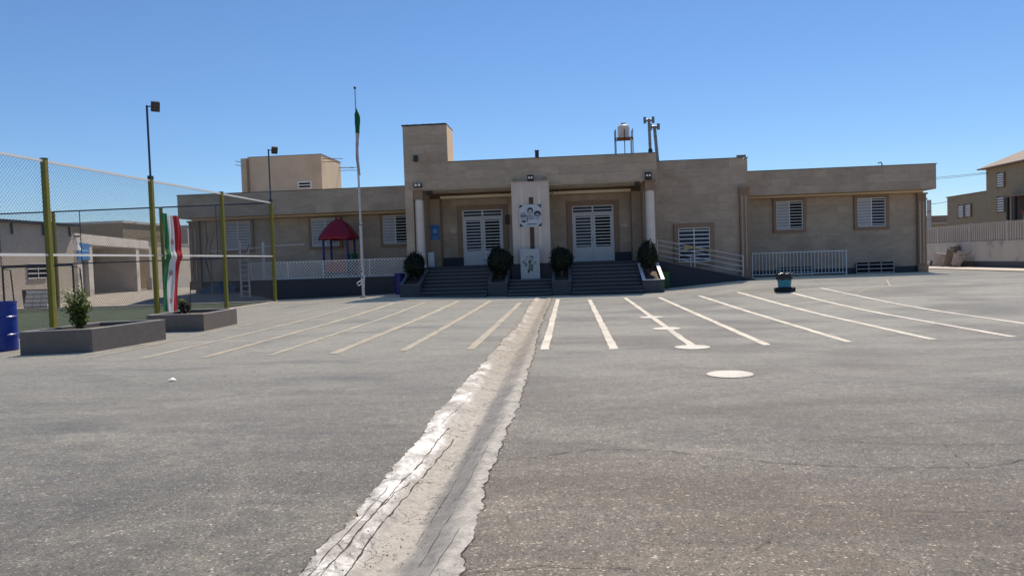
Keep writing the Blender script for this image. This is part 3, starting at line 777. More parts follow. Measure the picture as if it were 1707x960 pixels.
for k in range(1, 5):
    o = .235 * k
    MB().tube([(4.08, yr, rz(4.08)+o+.02), (7.98, yr, rz(7.98)+o+.02)], .014, 6).build('rail', 'white_metal', ramp)
for x in (4.10, 5.62, 5.80, 7.98):
    MB().tube([(x, yr, rz(x)), (x, yr, rz(x)+ (.97 if x in (4.10, 7.98) else .60))], .017, 6).build('rail_post', 'white_metal', ramp)
cl = MB(); n = 14
for j in range(6):
    for i in range(n+1):
        u = i/n; x = 5.30 + 1.25*u; top = rz(x)+.94+.03
        sag = .30 - .16*u - .14*math.sin(u*math.pi)
        cl.v.append((x, yr - .03 - .025*math.sin(u*9+j), top - sag*j/5 + .02*math.sin(u*7)))
for j in range(5):
    for i in range(n): cl.f.append((j*(n+1)+i, j*(n+1)+i+1, (j+1)*(n+1)+i+1, (j+1)*(n+1)+i)); cl.mi.append(0)
mat('cloth_ochre', (0.500, 0.420, 0.220), 0.8, 0.2, 8, trans=.2)
o = cl.build('hanging_cloth', 'cloth_ochre', smooth=True); o.modifiers.new('thick', 'SOLIDIFY').thickness = .006
tag(o, 'ochre yellow cloth hung over the ramp railing in front of the barred window', 'cloth')

# left terrace wall with lattice rail
ter = thing('terrace_wall', (-11, 36.5, 0), 'low dark terrace wall with white diagonal lattice rail left of the entrance', 'wall')
BX('retaining_wall', -15.95, -7.46, 36.45, 36.65, -.1, .98, 'granite', ter)
BX('terrace_floor', -15.95, -7.46, 36.651, 39.09, .2, .93, 'paving', ter)
BX('wall_cap', -15.99, -7.47, 36.40, 36.70, .982, 1.02, 'granite_nosing', ter)
zl0, zl1 = 1.04, 1.86
for z in (zl0, zl1): BX('lattice_rail', -15.93, -7.48, 36.53, 36.57, z-.02, z+.02, 'white_metal', ter)
for x in (-15.91, -14.0, -12.2, -9.85, -7.5): BX('lattice_post', x-.02, x+.02, 36.521, 36.579, zl0-.03, zl1+.02, 'white_metal', ter)
hgt = zl1 - zl0 - .04; k = 0; pitchx = .165
me_cache = {}
x = -15.93 - hgt
while x < -7.5:
    for sgn, yy in ((1, 36.541), (-1, 36.560)):
        xa, xb = (x, x + hgt*.95); za, zb = (zl1-.02, zl0+.02) if sgn > 0 else (zl0+.02, zl1-.02)
        A, B = Vector((xa, yy, za)), Vector((xb, yy, zb))
        if xa < -15.91: A = A.lerp(B, (-15.91 - xa) / (xb - xa))
        if xb > -7.5: B = B.lerp(A, 1 - ((-7.5 - A.x) / (B.x - A.x))) if B.x > A.x else B
        if (B - A).length < .06: continue
        d = (B - A).normalized(); nrm = Vector((-d.z, 0, d.x)) * .013
        MB().hexa([A-nrm, B-nrm, B-nrm+Vector((0,.012,0)), A-nrm+Vector((0,.012,0)), A+nrm, B+nrm, B+nrm+Vector((0,.012,0)), A+nrm+Vector((0,.012,0))]).build('slat', 'white_metal', ter)
    x += pitchx

# railing and cellar windows of the right wing
rl = thing('light_well_railing', (11.3, 37.6, .3), 'white vertical bar railing in front of the right wing', 'railing')
for z in (.44, 1.50): BX('rail', 8.98, 13.42, 37.58, 37.62, z-.018, z+.018, 'white_metal', rl)
for x in (8.97, 13.44): BX('rail_post', x-.022, x+.022, 37.57, 37.63, .24, 1.53, 'white_metal', rl)
for k in range(1, 27):
    x = 8.97 + k * (4.47/27); piece('baluster', x-.011, x+.011, 37.588, 37.612, .458, 1.482, 'white_metal', rl)
def cellar(x0, x1, z0, z1):
    w = BX('cellar_window', x0, x1, 39.02, 39.098, z0, z1, 'pane_dark', sch); n = 3
    for k in range(4):
        x = x0 + (x1-x0)*k/3; piece('bar', x-.02, x+.02, 38.99, 39.019, z0, z1, 'grey_metal', w)
    for k in range(n):
        z = z0 + (z1-z0)*(k+.4)/n; piece('bar', x0, x1, 38.96, 38.988, z-.025, z+.025, 'grey_metal', w)
cellar(10.6, 12.3, .30, .74); cellar(14.43, 16.25, .26, .86)

# things fixed on the facade
def flood(x, y, z, w, h, label, mount=None, tilt=0.25, lamps=True, name='floodlight'):
    t = thing(name, (x, y, z), label, 'floodlight', 'floodlights on the school facade')
    MB().hexa([(x-w/2,y-.10,z-h/2),(x+w/2,y-.10,z-h/2),(x+w/2,y-.02,z-h/2),(x-w/2,y-.02,z-h/2),(x-w/2,y-.16,z+h/2),(x+w/2,y-.16,z+h/2),(x+w/2,y-.08,z+h/2),(x-w/2,y-.08,z+h/2)]).build('housing', 'black_plastic', t, bevel=.01)
    if lamps:
        for s in (-1, 1):
            b = MB(); c = Vector((x + s*w*.21, y-.148, z + h*.10)); r = w*.17
            b.tube([c, c + Vector((0,-.02,-.006))], r, 14); b.build('lens', 'lamp_glass', t, smooth=False)
    MB().tube([(x, y-.06, z), (x, y + .03, z - h*.3)], .018, 6).build('bracket', 'dark_metal', t)
flood(-1.61, 33.98, 5.23, .28, .29, 'black twin lens floodlight standing on top of the central pillar')
flood(3.66, 34.20, 5.13, .29, .33, 'black twin lens floodlight above the right column')
flood(-6.80, 34.20, 5.14, .38, .19, 'wide black floodlight above the left column')
flood(3.17, 34.30, 4.79, .22, .20, 'small dark floodlight hanging under the fascia near the right column', lamps=False)
flood(-6.28, 34.30, 4.78, .30, .18, 'small dark floodlight hanging under the fascia near the left column', lamps=False)
for x, lab in ((-2.32, 'small brass bracket ornament at the left top of the central pillar'), (-.97, 'small brass bracket ornament at the right top of the central pillar')):
    b = MB(); b.tube([(x + .07*math.cos(t*.5), 34.0, 5.19 + .07*math.sin(t*.5)) for t in range(13)], .02, 6); b.box(x-.03, x+.03, 33.97, 34.15, 5.101, 5.13)
    tag(b.build('wall_ornament', 'brass'), lab, 'ornament', 'brass ornaments on the pillar')
def boxthing(name, dims, m, label, cat, bevel=.01, extra=None):
    x0, x1, y0, y1, z0, z1 = dims
    t = thing(name, ((x0+x1)/2, (y0+y1)/2, z0), label, cat)
    BX('housing', *dims, m, t, bevel=bevel)
    if extra: extra(t)
    return t
boxthing('wall_speaker', (-6.94,-6.75,34.02,34.17,6.23,6.51), 'black_plastic', 'black loudspeaker box fixed on the tower front', 'speaker', extra=lambda t: (BX('bracket', -6.87, -6.82, 34.17, 34.25, 6.34, 6.40, 'dark_metal', t), BX('grille', -6.92, -6.77, 34.005, 34.019, 6.25, 6.49, 'dark_metal', t)))
def cam_parts(x, y, z, lab):
    t = thing('security_camera', (x, y, z), lab, 'camera', 'security cameras on the facade')
    MB().tube([(x, y+.02, z), (x-.01, y-.20, z-.04)], .045, 10).build('camera_body', 'camera_white', t); MB().tube([(x-.0105, y-.205, z-.041), (x-.011, y-.215, z-.043)], .035, 10).build('lens', 'black_plastic', t)
cam_parts(8.44, 36.56, 6.02, 'small white security camera at the top right corner of the tall block'); cam_parts(3.97, 34.18, 4.93, 'small white security camera at the right end of the fascia')
cam_parts(-7.75, 37.95, 4.72, 'small security camera on the left overhang beside the tower')
# lamp bracket at the pillar's right flank
t = thing('wall_lamp', (-.72, 34.3, 4.6), 'dark wall lamp on a bracket at the right flank of the central pillar', 'lamp')
MB().tube([(-.80,34.3,4.62),(-.55,34.2,4.64),(-.38,34.15,4.60)], .018, 6).build('bracket', 'dark_metal', t)
MB().lathe((-.66,34.25,4.40), [(.03,.18),(.05,.16),(.09,.04),(.10,0)], 12).build('lamp_shade', 'brass', t)

# portrait poster: generic stand-in print with three plain heads
def ell(b, cx, cz, rx, rz_, y, m, n=18, a0=0, a1=2*math.pi):
    n0 = len(b.v); b.v.append((cx, y, cz))
    for k in range(n+1):
        t = a0 + (a1-a0)*k/n; b.v.append((cx + rx*math.cos(t), y, cz + rz_*math.sin(t)))
    for k in range(n): b.f.append((n0, n0+1+k, n0+2+k)); b.mi.append(m)
pt = thing('portrait_poster', (-1.66, 33.88, 3.04), 'square grey poster with three printed heads on the central pillar', 'poster')
BX('board', -2.17, -1.15, 33.862, 33.884, 3.05, 4.06, 'poster_paper', pt)
b = MB(); y = 33.859
for sx, sz in ((-1,1),(1,1),(-1,-1),(1,-1)):
    cx, cz = -1.66 + sx*.49, 3.555 + sz*.485; b.add([(cx,y,cz),(cx-sx*.18,y,cz),(cx,y,cz-sz*.16)], [(0,1,2)] , 0)
ell(b, -1.67, 3.78, .135, .15, y, 0); ell(b, -1.67, 3.74, .085, .10, y-.002, 1); ell(b, -1.67, 3.38, .19, .24, y, 2, a0=0, a1=math.pi)
ell(b, -1.98, 3.56, .15, .16, y, 2); ell(b, -1.97, 3.46, .12, .14, y-.002, 1); ell(b, -1.96, 3.34, .12, .09, y-.003, 0, a0=math.pi, a1=2*math.pi); ell(b, -1.99, 3.54, .13, .03, y-.004, 0)
ell(b, -1.35, 3.62, .16, .15, y, 0); ell(b, -1.35, 3.50, .12, .15, y-.002, 1); ell(b, -1.35, 3.55, .11, .025, y-.004, 0)
b.add([(-1.84,y,3.15),(-1.38,y,3.15),(-1.38,y,3.19),(-1.84,y,3.19)], [(0,1,2,3)], 0)
b.add([(-1.815,y-.002,3.28),(-1.775,y-.002,3.28),(-1.81,y-.002,3.62),(-1.83,y-.002,3.62)], [(0,1,2,3)], 3)
b.build('print', ['poster_ink','poster_skin','poster_grey','poster_red'], pt)
# picture board standing at the foot of the pillar
bd = thing('picture_board', (-1.73, 33.6, .71), 'white framed picture board leaning upright at the foot of the pillar', 'board')
MB().box(-2.16,-2.10,33.55,33.60,.715,2.05).box(-1.36,-1.30,33.55,33.60,.715,2.05).box(-2.10,-1.36,33.55,33.60,.715,.78).box(-2.10,-1.36,33.55,33.60,1.99,2.05).build('frame', 'poster_paper', bd)
BX('panel', -2.10, -1.36, 33.57, 33.59, .78, 1.99, 'tile_print', bd)
b = MB(); rnd = random.Random(11)
for k in range(70):
    cx = -1.73 + rnd.uniform(-.30,.30); cz = 1.40 + rnd.uniform(-.38,.36); rr = rnd.uniform(.012,.05)
    if abs(cx+1.73)/.34 + abs(cz-1.42)/.48 < 1.0: ell(b, cx, cz, rr, rr*rnd.uniform(.5,1.8), 33.568 - .0004*k*.1, rnd.choice((0,0,1,2,1)), 8)
b.add([(-1.82,33.566,1.08),(-1.62,33.566,1.08),(-1.70,33.566,1.48),(-1.76,33.566,1.48)], [(0,1,2,3)], 1)
b.build('print', ['poster_ink','poster_green','poster_grey'], bd)
# blue notice on the porch pier
bp = thing('blue_notice', (-6.4, 36.03, 2.68), 'bright blue notice sheet on the left porch pier', 'notice')
BX('sheet', -6.62, -6.19, 36.03, 36.045, 2.69, 3.41, 'poster_blue', bp)
b = MB(); ell(b, -6.42, 3.10, .10, .12, 36.027, 0); ell(b, -6.38, 2.94, .05, .06, 36.026, 1)
for k in range(4): b.add([(-6.56,36.027,2.74+k*.03),(-6.28,36.027,2.74+k*.03),(-6.28,36.027,2.752+k*.03),(-6.56,36.027,2.752+k*.03)], [(0,1,2,3)], 0)
b.build('print', ['poster_lightblue','poster_red'], bp)
cb = thing('pale_panel', (-6.45, 34.9, ZP), 'pale blue grey panel standing on the porch behind the left column', 'cabinet'); BX('panel_box', -6.60, -6.30, 34.85, 35.10, ZP+.002, ZP+.70, 'pvc_pale', cb, bevel=.01); BX('panel_face', -6.57, -6.33, 34.83, 34.849, ZP+.05, ZP+.66, 'white_door', cb)  # pale upright panel, built as a box with a raised face

# roof furniture
wt = thing('water_tank', (2.92, 38.3, 6.08), 'white ribbed water tank on a rusty steel stand on the roof', 'water tank')
prof = [(.12,.0),(.28,.0)]
for k in range(6): prof += [(.30,.02+k*.095),(.30,.07+k*.095),(.285,.085+k*.095)]
prof += [(.28,.60),(.20,.67),(.10,.69),(.10,.72),(.06,.73)]
MB().lathe((2.94,38.3,7.50), prof, 26).build('tank', 'pvc_pale', wt, smooth=False)
MB().lathe((2.94,38.3,8.215), [(.12,0),(.12,.04),(.05,.06)], 16).build('lid', 'dark_metal', wt)
for x in (2.52, 3.36):
    for yy in (37.9, 38.7):
        BX('leg', x-.02, x+.02, yy-.02, yy+.02, 6.02, 7.90 if yy < 38 else 7.95, 'dark_metal', wt)
BX('leg', 2.93, 2.97, 37.88, 37.92, 6.02, 7.9, 'dark_metal', wt)
MB().box(2.5,3.38,37.88,37.92,7.44,7.49).box(2.5,3.38,38.68,38.72,7.44,7.49).box(2.5,2.54,37.92,38.68,7.44,7.49).box(3.34,3.38,37.92,38.68,7.44,7.49).box(2.6,3.3,38.1,38.16,7.45,7.498).box(2.6,3.3,38.45,38.51,7.45,7.498).build('platform', 'rust', wt)
MB().tube([(3.27,38.0,7.55),(3.26,38.0,6.05)], .03, 8).build('drain_pipe', 'pvc_pale', wt)
def stack(x, y, z0, z1, r, lean, label, sleeve):
    t = thing('chimney_pipe', (x, y, z0), label, 'chimney', 'metal chimney pipes on the roof')
    MB().tube([(x,y,z0),(x+lean*.5,y,(z0+z1)/2),(x+lean,y,z1)], r, 14).build('pipe', 'zinc', t)
    for q in (.35, .7):
        zz = z0+(z1-z0)*q; MB().lathe((x+lean*q,y,zz), [(r+.002,0),(r+.012,.01),(r+.012,.04),(r+.002,.05)], 14).build('pipe_joint', 'zinc', t)
    xa = x+lean
    h_ = MB(); h_.tube([(xa-.19,y,z1-.05),(xa+.19,y,z1-.05)], r*.85, 12)
    h_.build('cowl_arm', 'zinc', t)
    for s in (-1, 1): MB().tube([(xa+s*.19,y,z1-.19),(xa+s*.19,y,z1+.10)], r*1.0, 12).build('cowl_end', 'zinc', t)
    if sleeve: MB().lathe((x,y,z0), [(r+.03,0),(r+.035,.05),(r+.03,.42)], 14).build('sleeve', 'roof_membrane', t)
stack(3.94, 35.5, 6.10, 7.90, .068, -.03, 'left grey metal chimney pipe with black sleeve at the porch roof end', True)
stack(4.44, 36.95, 6.05, 7.82, .078, -.12, 'right leaning grey metal chimney pipe beside the sleeved one', False)
boxthing('roof_vent', (-1.53,-1.34,37.9,38.1,6.1,7.02), 'black_plastic', 'small black vent box sticking up behind the porch parapet', 'vent', extra=lambda t: BX('cap', -1.55, -1.32, 37.88, 38.12, 7.021, 7.05, 'black_plastic', t))
boxthing('roof_lamp_box', (8.26,8.66,37.1,37.4,6.12,6.28), 'zinc', 'small grey metal box on the parapet corner of the tall block', 'box', extra=lambda t: BX('foot', 8.36, 8.56, 37.15, 37.35, 6.08, 6.119, 'dark_metal', t))
b = MB(); b.tube([(16.16,40,5.2),(16.16,40,5.82),(16.13,40,5.92),(16.06,40,5.95),(15.99,40,5.92),(15.98,40,5.88)], .03, 8)
tag(b.build('vent_pipe', 'navy_metal', smooth=True), 'thin bent black vent pipe on the right wing roof', 'pipe')

# ------------------------------------------------------------------ flagpole with furled flag
fp = thing('flagpole', (-9.37, 33.5, .15), 'tall white flagpole standing in front of the lattice terrace wall', 'flagpole')
MB().tube([(-9.37,33.5,.1),(-9.37,33.5,3.4)], .062, 12).build('lower_pole', 'pvc_pale', fp)
MB().tube([(-9.37,33.5,3.4),(-9.37,33.5,6.5)], .048, 12).build('middle_pole', 'pvc_pale', fp)
MB().tube([(-9.37,33.5,6.5),(-9.37,33.5,9.50)], [.034,.022], 10).build('upper_pole', 'grey_metal', fp)
MB().lathe((-9.37,33.5,9.5), [(.01,0),(.05,.03),(.06,.07),(.05,.11),(.01,.14)], 12).build('finial', 'dark_metal', fp, smooth=True)
MB().box(-9.5,-9.24,33.37,33.63,.05,.17).build('base_plate', 'grey_metal', fp)
for z in (1.0, 1.28, 3.4): MB().lathe((-9.37,33.5,z), [(.064,0),(.085,.01),(.085,.06),(.064,.07)], 14).build('clamp', 'zinc', fp)
MB().tube([(-9.43,33.45,.9),(-9.62,33.4,.78),(-9.56,33.4,.66),(-9.44,33.45,.72),(-9.42,33.45,.95),(-9.31,33.42,1.35),(-9.27,33.44,1.0),(-9.30,33.44,.6)], .022, 6).build('halyard', 'paper_white', fp)
b = MB(); H = 46; Q = 18
for j in range(H+1):
    t = j/H; z = 8.62 - t*2.96
    w = .03 + .115*S(t/.12)*(1 - .45*S((t-.2)/.3)) - .02*t
    for i in range(Q):
        a = 2*math.pi*i/Q; rr = w*(.62 + .38*math.cos(3*a + t*9) ) 
        b.v.append((-9.37 + .05*math.sin(t*7) + .03 + rr*1.0*math.cos(a), 33.46 + rr*.8*math.sin(a), z + .03*math.sin(a*2)))
for j in range(H):
    t = j/H; m = 0 if t < .36 else (1 if t < .66 else 2)
    for i in range(Q):
        mm = m
        if m == 1 and math.sin(i*1.9 + j*.3) > .45: mm = 2
        if m == 2 and math.sin(i*1.3 + j*.4) > .55: mm = 1
        b.f.append((j*Q+i, j*Q+(i+1) % Q, (j+1)*Q+(i+1) % Q, (j+1)*Q+i)); b.mi.append(mm)
mat('flag_faded', (0.48, 0.36, 0.37), 0.7, 0.1, 9, trans=.3)
tag(b.build('furled_flag', ['flag_green','flag_white','flag_faded'], smooth=True), 'limp green, white and red flag wrapped around the top of the flagpole', 'flag')

# ------------------------------------------------------------------ chain link fence round the pitch
FX, FY = -13.65, 33.86
FZ = 4.66
def netting(A, B, z0, z1, pitch=.11, r=.0021):
    """chain link wires between two posts as thin three-sided rods"""
    A, B = Vector(A), Vector(B); d = (B - A); Ln = d.length; d.normalize(); nrm = Vector((-d.y, d.x, 0))
    b = MB(); Hh = z1 - z0
    for sgn in (1, -1):
        k = -Hh
        while k < Ln:
            u0, u1 = k, k + Hh; w0, w1 = 0.0, Hh
            if u0 < 0: w0 = -u0; u0 = 0
            if u1 > Ln: w1 -= u1 - Ln; u1 = Ln
            if u1 - u0 > .03:
                za, zb = (z0+w0, z0+w1) if sgn > 0 else (z1-w0, z1-w1)
                P, Q_ = A + d*u0, A + d*u1; P.z = za; Q_.z = zb
                t = (Q_-P).normalized(); s = t.cross(nrm).normalized()
                off = nrm * (r*sgn)
                vs = []
                for p in (P, Q_):
                    vs += [p + s*r*1.4 + off, p - s*r*.9 + nrm*r*1.2 + off, p - s*r*.9 - nrm*r*1.2 + off]
                b.add(vs, [(0,1,4,3),(1,2,5,4),(2,0,3,5)])
            k += pitch
    return b
fe = thing('pitch_fence', (FX, 24, 0), 'tall olive yellow chain link fence along the near side of the pitch with white rails', 'fence')
py = [3.72, 8.76, 13.80, 18.82, 23.86, 28.90, FY]
for y in py:
    p = BX('post', FX-.065, FX+.065, y-.065, y+.065, 0, FZ, 'yellow_paint', fe, bevel=.008)
    BX('post_cap', FX-.072, FX+.072, y-.072, y+.072, FZ+.001, FZ+.02, 'dark_metal', p)
for a, c in zip(py, py[1:]):
    for z in (4.60, 2.14):
        BX('rail', FX-.025, FX+.025, a+.067, c-.067, z-.03, z+.03, 'white_metal', fe)
    tag(netting((FX-.035, a, 0), (FX-.035, c, 0), .06, 4.57).build('wire_mesh', 'wire', fe), kind='stuff')
fb = thing('pitch_end_fence', (-21, FY, 0), 'chain link fence with dark rails across the far end of the pitch', 'fence')
px = [-18.95, -24.25, -29.55]
for x in px:
    p = BX('post', x-.06, x+.06, FY-.06, FY+.06, 0, FZ-.04, 'yellow_paint', fb, bevel=.008)
for x in (-22.95, -16.3, -27.0): MB().tube([(x,FY,2.1),(x,FY,4.6)], .02, 6).build('stay', 'navy_metal', fb)
for a, c in zip([FX] + px, px):
    for z, q in ((4.60, .032), (2.12, .026)):
        BX('rail', c+.062, a-.067, FY-.02, FY+.02, z-q, z+q, 'navy_metal', fb)
    tag(netting((a, FY+.035, 0), (c, FY+.035, 0), .06, 4.55, .12, .0022).build('wire_mesh', 'wire', fb), kind='stuff')

def floodpole(y, lab):
    t = thing('floodlight_pole', (FX, y, FZ), lab, 'floodlight', 'floodlight poles on the pitch fence')
    MB().tube([(FX,y,FZ+.02),(FX,y,7.06)], .034, 8).build('pole', 'navy_metal', t)
    MB().box(FX-.06,FX+.06,y-.09,y+.09,FZ+.021,FZ+.10).build('foot_clamp', 'dark_metal', t)
    MB().tube([(FX,y,7.02),(FX+.19,y,7.03)], .02, 6).build('arm', 'dark_metal', t)
    hd = MB(); c = Vector((FX+.29,y,7.01))
    a = R(28); ux = Vector((math.cos(a)*.9,-.42,math.sin(a)*-.1)).normalized()
    n = Vector((.55,-.72,-.42)).normalized(); u = Vector((0,0,1)).cross(n).normalized(); v = n.cross(u)
    P = []
    for dn in (-.07, .07):
        for su, sv in ((-1,-1),(1,-1),(1,1),(-1,1)): P.append(c + u*.13*su + v*.16*sv + n*dn)
    hd.hexa(P); hd.build('housing', 'black_plastic', t, bevel=.01)
    g = MB(); g.hexa([c + u*.10*su + v*.12*sv + n*dn for dn in (.071,.078) for su, sv in ((-1,-1),(1,-1),(1,1),(-1,1))]); g.build('lens', 'lens_dark', t)
floodpole(23.86, 'taller looking nearer dark floodlight pole rising from the fence post by the flag')
floodpole(FY, 'farther dark floodlight pole rising from the corner fence post')

# national flag banner tied on the fence
fl = thing('flag_banner', (-13.5, 24.7, .2), 'long hanging green, white and red banner with red emblems tied to the fence', 'flag')
def cloth(u, v):
    """u 0..1 across, v 0..1 from top to bottom"""
    yc = 24.18 - .22*S((v-.35)/.65) + .10*math.sin(v*3.1); wdt = 1.06 - .10*S((v-.5)/.5)
    y = yc + wdt*u
    x = -13.54 + .05*math.sin(v*math.pi*2.1+.4)*(.4+.6*u) + .028*math.sin(u*8+v*3) + .018*math.sin(u*17-v*5)*v + .014*math.sin(u*31+v*9) + .07*math.exp(-((v-.43)/.045)**2)
    z = 3.55 - 3.27*v - .06*u + .02*math.sin(u*9)
    return (x, y, z)
NUx, NV = 36, 90
for name, u0, u1, m in (('green_stripe',0,1/3,'flag_green'), ('white_stripe',1/3,2/3,'flag_white'), ('red_stripe',2/3,1,'flag_red')):
    b = MB()
    for j in range(NV+1):
        for i in range(13): b.v.append(cloth(u0+(u1-u0)*i/12, j/NV))
    for j in range(NV):
        for i in range(12): b.f.append((j*13+i, j*13+i+1, (j+1)*13+i+1, (j+1)*13+i)); b.mi.append(0)
    b.build(name, m, fl, smooth=True)
b = MB()
def arc(cu, cv, r, a0, a1, w, su=1.0):
    n = 12
    for k in range(n):
        pts = []
        for kk, rr in ((k, r-w), (k, r+w), (k+1, r+w), (k+1, r-w)):
            a = a0 + (a1-a0)*kk/n; taper = 1
            p = cloth(cu + rr*su*math.sin(a), cv - rr*.32*math.cos(a)); pts.append((p[0]+.008, p[1]-.004, p[2]))
        b.add(pts, [(0,1,2,3)])
for cv in (.275, .60, .885):
    arc(.5, cv, .088, R(205), R(335), .009, .8); arc(.5, cv, .088, R(25), R(155), .009, .8)
    arc(.5, cv, .048, R(215), R(325), .008, .8); arc(.5, cv, .048, R(35), R(145), .008, .8)
    for k in range(6):
        v0, v1 = cv-.027+.009*k, cv-.027+.009*(k+1); pts = [cloth(.5-.008, v0), cloth(.5+.008, v0), cloth(.5+.008, v1), cloth(.5-.008, v1)]
        b.add([(p[0]+.008, p[1]-.004, p[2]) for p in pts], [(0,1,2,3)])
    arc(.5, cv-.036, .016, R(100), R(260), .005)
b.build('emblem', 'flag_red', fl)

# ------------------------------------------------------------------ raised planters at the pitch
def raised(pts, z, label):
    """four-sided raised bed: outer corners anticlockwise from the front left"""
    c = Vector((sum(p[0] for p in pts)/4, sum(p[1] for p in pts)/4, 0)); t = thing('raised_planter', (c.x, c.y, 0), label, 'planter', 'raised stone planters beside the pitch')
    w = .10; ins = []
    for p in pts:
        d = (c - Vector((p[0],p[1],0))); ins.append((p[0] + math.copysign(w, d.x), p[1] + math.copysign(w, d.y)))
    for i in range(4):
        j = (i+1) % 4; a, b_, e, f = pts[i], pts[j], ins[j], ins[i]
        MB().hexa([(a[0],a[1],-.05),(b_[0],b_[1],-.05),(e[0],e[1],-.05),(f[0],f[1],-.05),(a[0],a[1],z),(b_[0],b_[1],z),(e[0],e[1],z),(f[0],f[1],z)]).build('side_wall', 'planter_stone', t)
        mid = lambda p, q, s: (p[0]+(q[0]-p[0])*s, p[1]+(q[1]-p[1])*s)
    b = MB()
    n0 = [(p[0], p[1], z+.003) for p in pts] + [(p[0], p[1], z+.003) for p in ins]
    n1 = [(p[0], p[1], z+.022) for p in pts] + [(p[0], p[1], z+.022) for p in ins]
    b.add(n0 + n1, [(8,9,13,12),(9,10,14,13),(10,11,15,14),(11,8,12,15),(0,1,9,8),(1,2,10,9),(2,3,11,10),(3,0,8,11),(4,12,13,5),(5,13,14,6),(6,14,15,7),(7,15,12,4)])
    b.build('coping', 'planter_cap', t)
    MB().add([(ins[k][0], ins[k][1], z-.07) for k in range(4)], [(0,1,2,3)]).build('soil', 'soil', t)
raised([(-11.13,14.33),(-9.79,14.63),(-9.52,16.95),(-10.95,16.65)], .46, 'grey stone raised planter holding the flowering shrub, beside the blue drum')
raised([(-11.24,19.1),(-9.62,19.0),(-9.72,21.2),(-11.2,21.3)], .44, 'farther grey stone raised planter in front of the flag banner')
# flowering shrub
rb = thing('rose_shrub', (-10.66, 15.55, .4), 'young leafy shrub with small white flowers in the near raised planter', 'shrub')
rnd = random.Random(5); st = MB(); lf = MB(); fl_ = MB()
for k in range(22):
    a = rnd.uniform(0, 2*math.pi); sp = rnd.uniform(.05, .34); hh = rnd.uniform(.45, .90)
    p0 = Vector((-10.66 + .05*math.cos(a), 15.55 + .05*math.sin(a), .38)); p2 = Vector((-10.66 + sp*math.cos(a), 15.55 + sp*math.sin(a), .40 + hh)); p1 = p0.lerp(p2, .5) + Vector((0,0,.10))
    st.tube([p0, p1, p2], [.010,.007,.003], 5)
    for q in range(95):
        t = rnd.uniform(.15, 1.02); c = p0.lerp(p1, t*2) if t < .5 else p1.lerp(p2, t*2-1)
        c = c + Vector((rnd.gauss(0,.05), rnd.gauss(0,.05), rnd.gauss(0,.04)))
        u = Vector((rnd.gauss(0,1), rnd.gauss(0,1), rnd.gauss(0,.6))).normalized(); v = u.cross(Vector((rnd.gauss(0,1), rnd.gauss(0,1), rnd.gauss(0,1)))).normalized(); s = rnd.uniform(.02,.048)
        lf.add([c-u*s, c+v*s*.5, c+u*s, c-v*s*.5], [(0,1,2,3)])
    if k % 3 != 2:
        for e in range(2):
            cc = p2 + Vector((rnd.gauss(0,.04), rnd.gauss(0,.04), rnd.gauss(.0,.05)))
            for q in range(7):
                u = Vector((rnd.gauss(0,1), rnd.gauss(0,1), rnd.gauss(0,1))).normalized(); v = u.cross(Vector((0,.3,1))).normalized(); s = .02
                fl_.add([cc, cc+u*s+v*s*.5, cc+u*s*1.6, cc+u*s-v*s*.5], [(0,1,2,3)])
st.build('stem', 'stem', rb); lf.build('leaves', 'leaf_rose', rb); fl_.build('flowers', 'petal', rb)
# bare sapling and dark clump in the farther planter
sp = thing('bare_sapling', (-10.62, 20.2, .38), 'thin bare dark sapling standing in the farther raised planter', 'sapling')
b = MB(); b.tube([(-10.62,20.2,.36),(-10.58,20.2,.95),(-10.50,20.22,1.5),(-10.40,20.2,2.05)], [.016,.013,.010,.005], 6); b.build('stem', 'stem', sp)
b = MB()
for p, q in (((-10.47,20.21,1.62),(-10.25,20.15,2.2)), ((-10.44,20.2,1.85),(-10.52,20.25,2.35)), ((-10.5,20.22,1.5),(-10.62,20.25,1.9))): b.tube([p, q], [.006,.002], 5)
b.build('twig', 'stem', sp)
cp = thing('dark_clump', (-10.97, 20.6, .38), 'low dark plant with a yellow top in the farther raised planter beside the banner', 'plant')
b = bush_mesh(.16, 900, 9, .03, 1.1); b.v = [(x-10.97, y+20.6, z+.58) for x, y, z in b.v]; b.build('foliage', 'leaf_dark', cp)
b = bush_mesh(.07, 140, 10, .03, .6); b.v = [(x-11.03, y+20.55, z+.75) for x, y, z in b.v]; b.build('yellow_top', 'leaf_yellow', cp)

# ------------------------------------------------------------------ drums and bins
def drum(x, y, z, r, h, m, label, name='plastic_drum'):
    t = thing(name, (x, y, z), label, 'drum')
    prof = [(r*.93,0),(r*.97,.02),(r*.98,.3*h),(r*1.03,.315*h),(r*1.03,.335*h),(r*.98,.35*h),(r*.98,.66*h),(r*1.03,.675*h),(r*1.03,.695*h),(r*.98,.71*h),(r*.97,.95*h),(r*1.02,.965*h),(r*1.02,h),(r*.94,h),(r*.93,h-.03)]
    MB().lathe((x,y,z), prof, 32).build('barrel', m, t)
    MB().lathe((x+r*.45,y-r*.3,z+h-.03), [(.05,0),(.05,.02),(.03,.025)], 12).build('bung', 'black_plastic', t)
drum(-12.36, 15.4, .0, .31, 1.07, 'blue_drum', 'bright blue plastic drum at the left edge by the near planter')
drum(-8.13, 35.6, .12, .26, 1.02, 'navy_barrel', 'dark blue barrel between the lattice wall and the entrance steps')
gb = thing('green_bin', (4.34, 34.55, .05), 'dark green bin standing against the ramp wall beside the steps', 'bin')
MB().hexa([(4.18,34.42,.10),(4.50,34.42,.10),(4.50,34.80,.10),(4.18,34.80,.10),(4.14,34.36,.84),(4.54,34.36,.84),(4.54,34.86,.84),(4.14,34.86,.84)]).build('bin_body', 'green_bin', gb, bevel=.015)
